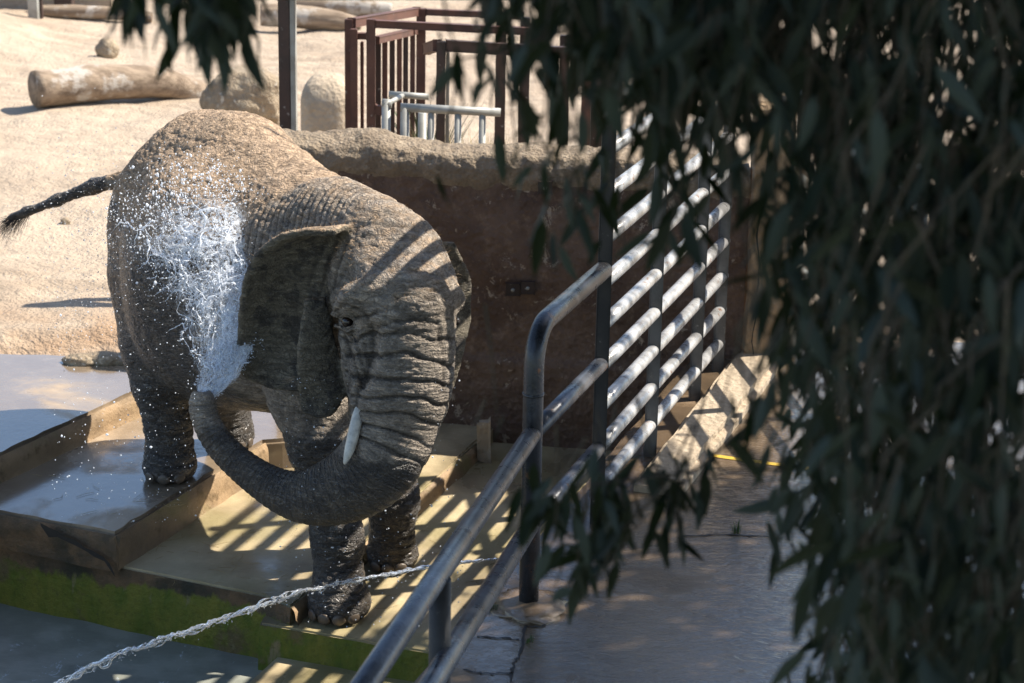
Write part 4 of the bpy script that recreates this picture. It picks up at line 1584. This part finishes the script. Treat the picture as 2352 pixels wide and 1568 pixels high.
for i in range(430):
    a = float(np.clip(RNG.beta(1.9, 1.15), 0, 1))
    b0 = float(RNG.uniform(.0, .9) ** 1.2)
    n = int(RNG.integers(8, 30))
    span = RNG.uniform(.04, .16)
    if i % 3 == 0:
        bb = b0 + np.linspace(0, span * .3, n); aa = a + np.linspace(-.5, .5, n) * RNG.uniform(.1, .4)
    else:
        bb = b0 + np.linspace(0, span, n); aa = a + np.linspace(-.5, .5, n) * RNG.uniform(-.2, .2)
    C3 = fan_pts(aa, bb, np.full(n, .003 + .006 * b0)) + RNG.normal(0, 1, 3) * (.008 + .06 * b0)
    w_ = .05 * (.2 + b0)
    C3 = C3 + np.stack([fbm(C3 + 5, 9, 3, 1) * w_, fbm(C3 + 9, 9, 3, 2) * w_, fbm(C3 + 13, 9, 3, 3) * w_], 1)
    BP.append(C3)
    BR.append(np.exp(RNG.normal(math.log(.0021), .45, n)))
P = np.concatenate(BP); R_ = np.clip(np.concatenate(BR), .001, .0055)
st = RNG.normal(0, 1, (len(P), 3)) * .8 + (P - tip) * 2.0
st /= np.linalg.norm(st, axis=1)[:, None]
tag(drops_mesh('water_strand', P, R_, SPRAY, st, spray), kind='stuff')
# droplets
n = 7000
bb = RNG.beta(2.4, 1.2, n) * 1.06
aa = np.clip(RNG.beta(1.5, 1.2, n), 0, 1) * 1.06 - .03
clump = fbm(np.stack([aa * 5, bb * 7, 0 * aa], 1), 1.0, 3, 44)
keep = RNG.random(n) < np.clip(.5 + 1.6 * clump, .10, 1)
aa, bb = aa[keep], bb[keep]
P = fan_pts(aa, bb, .012 + .07 * bb)
R_ = np.exp(RNG.normal(math.log(.0022), .6, len(P))) * (.75 + .5 * bb)
R_ = np.clip(R_, .0009, .0085)
st = RNG.normal(0, 1, (len(P), 3)) + (P - tip) * 2.2
st /= np.linalg.norm(st, axis=1)[:, None]
tag(drops_mesh('droplet_cloud', P, R_, SPRAY, st, spray), kind='stuff')
# mist of far-flung drops left of the rump, and drips under the trunk
n = 1500
x = RNG.normal(215, 85, n); y = RNG.normal(560, 120, n)
P = np.array([NC + ray(a_, b_) * (yy / ray(a_, b_)[1]) for a_, b_, yy in zip(x, y, RNG.uniform(13.6, 14.3, n))])
R_ = np.clip(np.exp(RNG.normal(math.log(.0024), .5, n)), .001, .007)
tag(drops_mesh('droplet_cloud', P, R_, JETW, None, spray), kind='stuff')
n = 900
x = np.concatenate([RNG.uniform(120, 460, 450), RNG.uniform(640, 1060, 450)]); y = np.concatenate([RNG.uniform(640, 1200, 450), RNG.uniform(860, 1440, 450)])
P = np.array([NC + ray(a_, b_) * (yy / ray(a_, b_)[1]) for a_, b_, yy in zip(x, y, RNG.uniform(11.95, 12.5, n))])
R_ = np.clip(np.exp(RNG.normal(math.log(.0026), .5, n)), .0012, .008)
tag(drops_mesh('droplet_cloud', P, R_, SPRAY, None, spray), kind='stuff')

# arched hose jet crossing the pool
hp = [(1240, 1272, 12.6), (1140, 1284, 12.3), (1040, 1293, 12.05), (930, 1312, 11.8), (820, 1330, 11.6), (700, 1355, 11.45), (600, 1390, 11.35), (500, 1425, 11.25), (400, 1460, 11.2), (300, 1492, 11.15), (200, 1535, 11.1), (110, 1585, 11.05)]
HP = np.array([PY(*e)[:] for e in hp])
t = np.linspace(0, len(HP) - 1, 420)
JC = np.stack([np.interp(t, np.arange(len(HP)), HP[:, k]) for k in range(3)], 1)
for _ in range(40): JC[1:-1] = (JC[:-2] + 2 * JC[1:-1] + JC[2:]) / 4
jet = empty('water_jet', 'thin twisting jet of water arching across the pool in front of the forefeet', 'water jet', JC[0])
Vall, Tall, base = [], [], 0
for k in range(5):
    ph = k * 1.6
    amp = .010 + .026 * sstep(t, 1, 9)
    C3 = JC + np.stack([amp * fbm(JC + k * 7, 9, 3, 50 + k), amp * fbm(JC + k * 5, 9, 3, 60 + k), 1.6 * amp * fbm(JC + k * 3, 10, 3, 70 + k)], 1)
    r = (.0085 if k == 0 else .0062) * np.clip(.15 + 2.6 * np.abs(fbm(JC + k * 11, 16, 3, 80 + k)), .12, 1.5)
    V, Fc = tube_data(C3, r, 8)
    V = np.array([v[:] for v in V])
    fq = np.array([f for f in Fc if len(f) == 4])
    Vall.append(V); Tall.append(fq + base); base += len(V)
npmesh('water_strand', np.concatenate(Vall), np.concatenate(Tall), JETW, jet)
n = 420
ii = RNG.integers(60, 420, n)
P = JC[ii] + RNG.normal(0, .016, (n, 3)) + np.array([0, 0, -.012])
tag(drops_mesh('droplet_cloud', P, np.clip(np.exp(RNG.normal(math.log(.0032), .5, n)), .0015, .009), JETW, None, jet), kind='stuff')

# =================================================================== TREE
tree = empty('eucalyptus_tree', 'big dark tree whose long drooping leaves hang in front of the fence', 'tree', (5.6, 7.2, .7))


def leaf_template(seed, seg_=5):
    rs = np.random.default_rng(seed)
    t = np.linspace(0, 1, seg_ + 1)
    wdt = .5 * .24 * np.sin(math.pi * t ** .72) ** .9 + .004
    bend = rs.uniform(-.25, .25); tw = rs.uniform(-.5, .5); arc_ = rs.uniform(.05, .3)
    V, Fc = [], []
    for i, (tt, ww) in enumerate(zip(t, wdt)):
        c = np.array([bend * math.sin(tt * 2.2) * .5, arc_ * tt * tt, -tt])
        an = tw * tt
        s = np.array([math.cos(an), math.sin(an), 0])
        f_ = np.array([-math.sin(an), math.cos(an), 0])
        V += [c - s * ww + f_ * ww * .35, c, c + s * ww + f_ * ww * .35]
    for i in range(seg_):
        k = 3 * i
        Fc += [(k, k + 1, k + 4, k + 3), (k + 1, k + 2, k + 5, k + 4)]
    return np.array(V), np.array(Fc)


LT = [leaf_template(i) for i in range(8)]


def rand_rot(n, tilt):
    """Rotations that keep the leaf hanging, tilted at random."""
    az = RNG.uniform(0, 2 * math.pi, n)
    tx = RNG.normal(0, tilt, n); ty = RNG.normal(0, tilt, n)
    Rm = np.zeros((n, 3, 3))
    for i in range(n):
        Rm[i] = np.array(Matrix.Rotation(tx[i], 3, 'X') @ Matrix.Rotation(ty[i], 3, 'Y') @ Matrix.Rotation(az[i], 3, 'Z'))
    return Rm


leafP, leafL, twigs = [], [], []


def clump_at(x, y, dep, n, ln=.34, spread=.07):
    """A hanging twig whose middle is seen at pixel x, y, at the given distance."""
    c = PD(x, y, dep)
    top = c + Vector((RNG.normal(0, .05), RNG.normal(0, .05), ln * .55))
    bot = c + Vector((RNG.normal(0, .04), RNG.normal(0, .04), -ln * .35))
    twigs.append((top + Vector((RNG.normal(.03, .05), RNG.normal(0, .05), .12)), top, bot))
    for _ in range(n):
        t = RNG.uniform(0, 1)
        p = top.lerp(bot, t)
        leafP.append((p.x + RNG.normal(0, spread), p.y + RNG.normal(0, spread), p.z + RNG.normal(0, .03)))
        leafL.append(RNG.uniform(.085, .155))


def fill(n, inside, bbox, dmin, dmax, nl=(6, 11), ln=.34):
    k = 0
    while k < n:
        x, y = RNG.uniform(bbox[0], bbox[2]), RNG.uniform(bbox[1], bbox[3])
        if not inside(x, y): continue
        clump_at(x, y, RNG.uniform(dmin, dmax), int(RNG.integers(*nl)), ln)
        k += 1


fill(110, lambda x, y: True, (2500, -150, 3000, 1680), 4.4, 7.0)
lim = lambda y: np.interp(y, [-200, 330, 420, 600, 900, 1000, 1150, 1300, 1600], [1780, 1790, 1820, 1830, 1815, 1870, 1850, 1930, 1905])
fill(580, lambda x, y: x > lim(y), (1740, -150, 2480, 1680), 4.2, 7.0)
fill(125, lambda x, y: y < 210 - .10 * abs(x - 1560), (1430, -180, 1790, 250), 4.3, 6.5)
fill(46, lambda x, y: y < np.interp(x, [1150, 1230, 1440], [-60, 80, 190]), (1200, -180, 1450, 240), 4.3, 6.0, (5, 9))
for (x, y, n) in [(300, -60, 6), (350, -30, 7), (400, -20, 8), (440, 10, 8), (485, -10, 8), (520, 10, 8), (555, -25, 7), (330, -110, 6), (470, -90, 9), (540, -100, 8), (400, -100, 8), (415, 40, 5), (575, -80, 5), (500, 50, 4)]:
    clump_at(x, y + 4, RNG.uniform(4.6, 5.4), int(n * 2.1), .19, .034)
for (x, y, n) in [(1120, 110, 4), (1170, 150, 6), (1180, 60, 6), (1230, 250, 6), (1215, 340, 4), (1280, 300, 6), (1260, 420, 5), (1300, 460, 4), (1330, 380, 6), (1345, 480, 4), (1390, 330, 6), (1400, 460, 4), (1415, 540, 3),
                  (1480, 260, 6), (1530, 470, 7), (1580, 430, 6), (1600, 500, 6), (1560, 540, 4), (1640, 300, 6), (1700, 280, 6), (1720, 470, 4), (1740, 620, 4), (1745, 760, 5), (1735, 880, 5), (1655, 860, 3), (1720, 960, 3),
                  (1540, 330, 4), (1430, 380, 5), (1070, 320, 2), (1060, 160, 2), (1130, 920, 2), (1500, 400, 4), (1680, 180, 8)]:
    clump_at(x, y, RNG.uniform(4.6, 6.0), n, .24, .045)
for (x, y, n) in [(1290, 1150, 8), (1340, 1140, 8), (1390, 1120, 8), (1440, 1130, 9), (1490, 1110, 8), (1530, 1130, 8), (1575, 1110, 6), (1270, 1190, 5), (1330, 1230, 7), (1390, 1220, 8), (1440, 1210, 8), (1490, 1210, 4), (1400, 1280, 3), (1365, 1270, 4)]:
    clump_at(x, y, RNG.uniform(5.3, 5.8), int(n * 1.5), .17, .03)
leafP = np.array(leafP); leafL = np.array(leafL)
nl_ = len(leafP)
LR = rand_rot(nl_, .42)
tmpl = RNG.integers(0, 8, nl_)
tone = RNG.random(nl_) ** 1.6
# drop the ones that would hang where the picture is open
lx, ly, ld = projn(leafP)
openh = ((lx < 700) & (ly > 95)) | ((lx > 1640) & (lx < 1760) & (ly > 1180)) | ((lx > 1425) & (lx < 1700) & (ly > 530) & (ly < 880)) | ((lx > 1425) & (lx < 1490) & (ly > 330) & (ly < 600)) | ((lx > 1000) & (lx < 1120) & (ly > 200) & (ly < 300)) | ((lx > 620) & (lx < 1030) & (ly < 250)) | ((lx > 1640) & (lx < 1735) & (ly > 380) & (ly < 640) & (RNG.random(nl_) < .8))
okl = ~openh
leafP, leafL, LR, tmpl, tone, ld, lx, ly = leafP[okl], leafL[okl], LR[okl], tmpl[okl], tone[okl], ld[okl], lx[okl], ly[okl]
nl_ = len(leafP)
inv = (lx > 0) & (lx < 2352) & (ly > -40) & (ly < 1540)
size = np.where(inv, leafL / ld, 0)
order = np.argsort(-size)
own = set(order[:300].tolist())
lmesh = {}
for q in range(8):
    for tq in range(3):
        V0, F0 = LT[q]
        me = bpy.data.meshes.new('leaf')
        me.from_pydata(V0.tolist(), [], F0.tolist())
        me.materials.append(LEAF)
        me.polygons.foreach_set('use_smooth', np.ones(len(me.polygons), dtype=bool))
        at = me.attributes.new('tone', 'FLOAT', 'POINT')
        at.data.foreach_set('value', np.full(len(V0), .15 + .35 * tq, dtype=np.float32))
        lmesh[(q, tq)] = me
tinv = Matrix.Translation(-tree.location)
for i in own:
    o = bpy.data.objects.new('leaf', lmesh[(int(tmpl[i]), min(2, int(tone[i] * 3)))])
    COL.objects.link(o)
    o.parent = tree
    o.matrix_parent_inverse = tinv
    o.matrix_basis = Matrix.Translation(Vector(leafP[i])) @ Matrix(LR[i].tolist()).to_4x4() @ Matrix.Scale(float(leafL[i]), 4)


def leaf_mass(name, P, L, Rm, tm, tn, parent):
    Vs, Ts, tv, base = [], [], [], 0
    for q in range(8):
        m = tm == q
        if not m.any(): continue
        V0, F0 = LT[q]
        W = np.einsum('nij,mj->nmi', Rm[m], V0) * L[m][:, None, None] + P[m][:, None, :]
        k = len(V0)
        T = F0[None] + (np.arange(m.sum()) * k)[:, None, None] + base
        Vs.append(W.reshape(-1, 3)); Ts.append(T.reshape(-1, 4)); tv.append(np.repeat(tn[m], k)); base += m.sum() * k
    o = npmesh(name, np.concatenate(Vs), np.concatenate(Ts), LEAF, parent)
    at = o.data.attributes.new('tone', 'FLOAT', 'POINT')
    at.data.foreach_set('value', np.concatenate(tv).astype(np.float32))
    return tag(o, kind='stuff')


rest = np.array([i for i in range(nl_) if i not in own])
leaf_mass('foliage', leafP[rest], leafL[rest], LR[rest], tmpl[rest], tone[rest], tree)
# crown above and to the right, out of view, that shades the hanging leaves and the walkway
n = 46000
CP = np.stack([RNG.uniform(-1.2, 9.5, n), RNG.uniform(3.2, 15.4, n), RNG.uniform(6.15, 10.2, n)], 1)
keep = CP[:, 1] < 12.5 + .6 * fbm(CP, .8, 3, 201)
keep |= (CP[:, 0] > 5.9 + .5 * fbm(CP, .8, 3, 202)) & (CP[:, 1] < 14.9)
keep |= RNG.random(n) < .006
keep &= CP[:, 2] < 10.2 - .05 * (CP[:, 0] - 4) ** 2 - .02 * (CP[:, 1] - 8) ** 2
CP = CP[keep]
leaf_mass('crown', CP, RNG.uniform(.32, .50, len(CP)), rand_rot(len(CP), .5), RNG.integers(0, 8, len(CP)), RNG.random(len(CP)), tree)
print('leaves', nl_, 'crown', len(CP))
# trunk, limbs and twigs
tb = Vector((5.6, 7.2, .62))
tube('trunk', [tb, tb + Vector((.05, .05, 1.2)), tb + Vector((-.1, .1, 3)), tb + Vector((-.3, .1, 5.2)), tb + Vector((-.6, 0, 7.2))], [.42, .34, .29, .22, .12], TWIG, tree, n=20)
for (q, r0) in [((-1.5, -1.2, 6.6), .12), ((-3.2, -1.6, 5.9), .11), ((-4.6, -2.0, 5.75), .09), ((-2.0, 3.6, 6.8), .11), ((.8, 4.4, 6.8), .10), ((1.2, -2.5, 6.6), .10)]:
    st_ = tb + Vector((-.25, .1, 4.4))
    en = Vector((tb.x + q[0], tb.y + q[1], q[2]))
    md_ = st_.lerp(en, .5) + Vector((0, 0, .5))
    tube('limb', [st_, md_, en], [r0, r0 * .7, r0 * .3], TWIG, tree, n=10)
Vall, Tall, base = [], [], 0
for tw in twigs:
    V, Fc = tube_data(tw, [.004, .0032, .0015], 5, cap=False)
    Vall.append(np.array([v[:] for v in V])); Tall.append(np.array(Fc) + base); base += len(V)
for line in ([(1905, 830, 5.6), (1780, 930, 5.6), (1690, 1000, 5.6), (1600, 1080, 5.55), (1500, 1095, 5.5), (1300, 1120, 5.5)], [(1480, -60, 5.2), (1330, 60, 5.2), (1180, 110, 5.1), (1040, 140, 5.1)], [(1650, -80, 5.2), (1600, 150, 5.3), (1560, 400, 5.3)],
             [(640, -160, 5), (480, -60, 5), (330, -70, 5)]):
    V, Fc = tube_data([PD(*e) for e in line], np.linspace(.007, .0025, len(line)), 6, cap=False)
    Vall.append(np.array([v[:] for v in V])); Tall.append(np.array(Fc) + base); base += len(V)
tag(npmesh('twig', np.concatenate(Vall), np.concatenate(Tall), TWIG, tree), kind='stuff')

# =================================================================== LITTER
Vall, Tall, base = [], [], 0
for i in range(90):
    if i < 50: p = PZ(RNG.uniform(330, 700), RNG.uniform(1210, 1340), .004)
    elif i < 70: p = PZ(RNG.uniform(60, 420), RNG.uniform(1080, 1180), .246)
    else: p = PZ(RNG.uniform(860, 1150), RNG.uniform(1200, 1400), -.124)
    a = RNG.uniform(0, math.pi); l = RNG.uniform(.02, .08)
    d = Vector((math.cos(a), math.sin(a), 0)) * l
    bw = Vector((-d.y, d.x, 0)) * RNG.normal(0, .25)
    V, Fc = tube_data([p - d, p + bw + Vector((0, 0, .002)), p + d], [.0012, .0016, .001], 4, cap=False)
    Vall.append(np.array([v[:] for v in V])); Tall.append(np.array(Fc) + base); base += len(V)
tag(npmesh('straw', np.concatenate(Vall), np.concatenate(Tall), DRY), 'scattered bits of straw on the wet pool floor and step', 'straw', kind='stuff')

# broken crack across the face of the lower step
nrmf = Vector((P1 - PL).cross(Vector((0, 0, 1)))).normalized()
if nrmf.y > 0: nrmf = -nrmf
def on_face(x, y, o=.085):
    d = Vector(ray(x, y)); q = P1 + nrmf * o
    return Vector((0, 0, H)) + d * ((q - Vector((0, 0, H))).dot(nrmf) / d.dot(nrmf))
V = []
pts = [(92, 1204, 4), (110, 1222, 12), (130, 1226, 7), (150, 1238, 5), (172, 1246, 7), (196, 1262, 4), (215, 1272, 7), (238, 1284, 5), (252, 1302, 8), (262, 1320, 4)]
for (x, y, wd) in pts:
    V += [on_face(x, y - wd), on_face(x + 2, y + wd)]
tag(pydata('crack', V, [(2 * i, 2 * i + 2, 2 * i + 3, 2 * i + 1) for i in range(len(pts) - 1)], CRACKM), kind='structure')
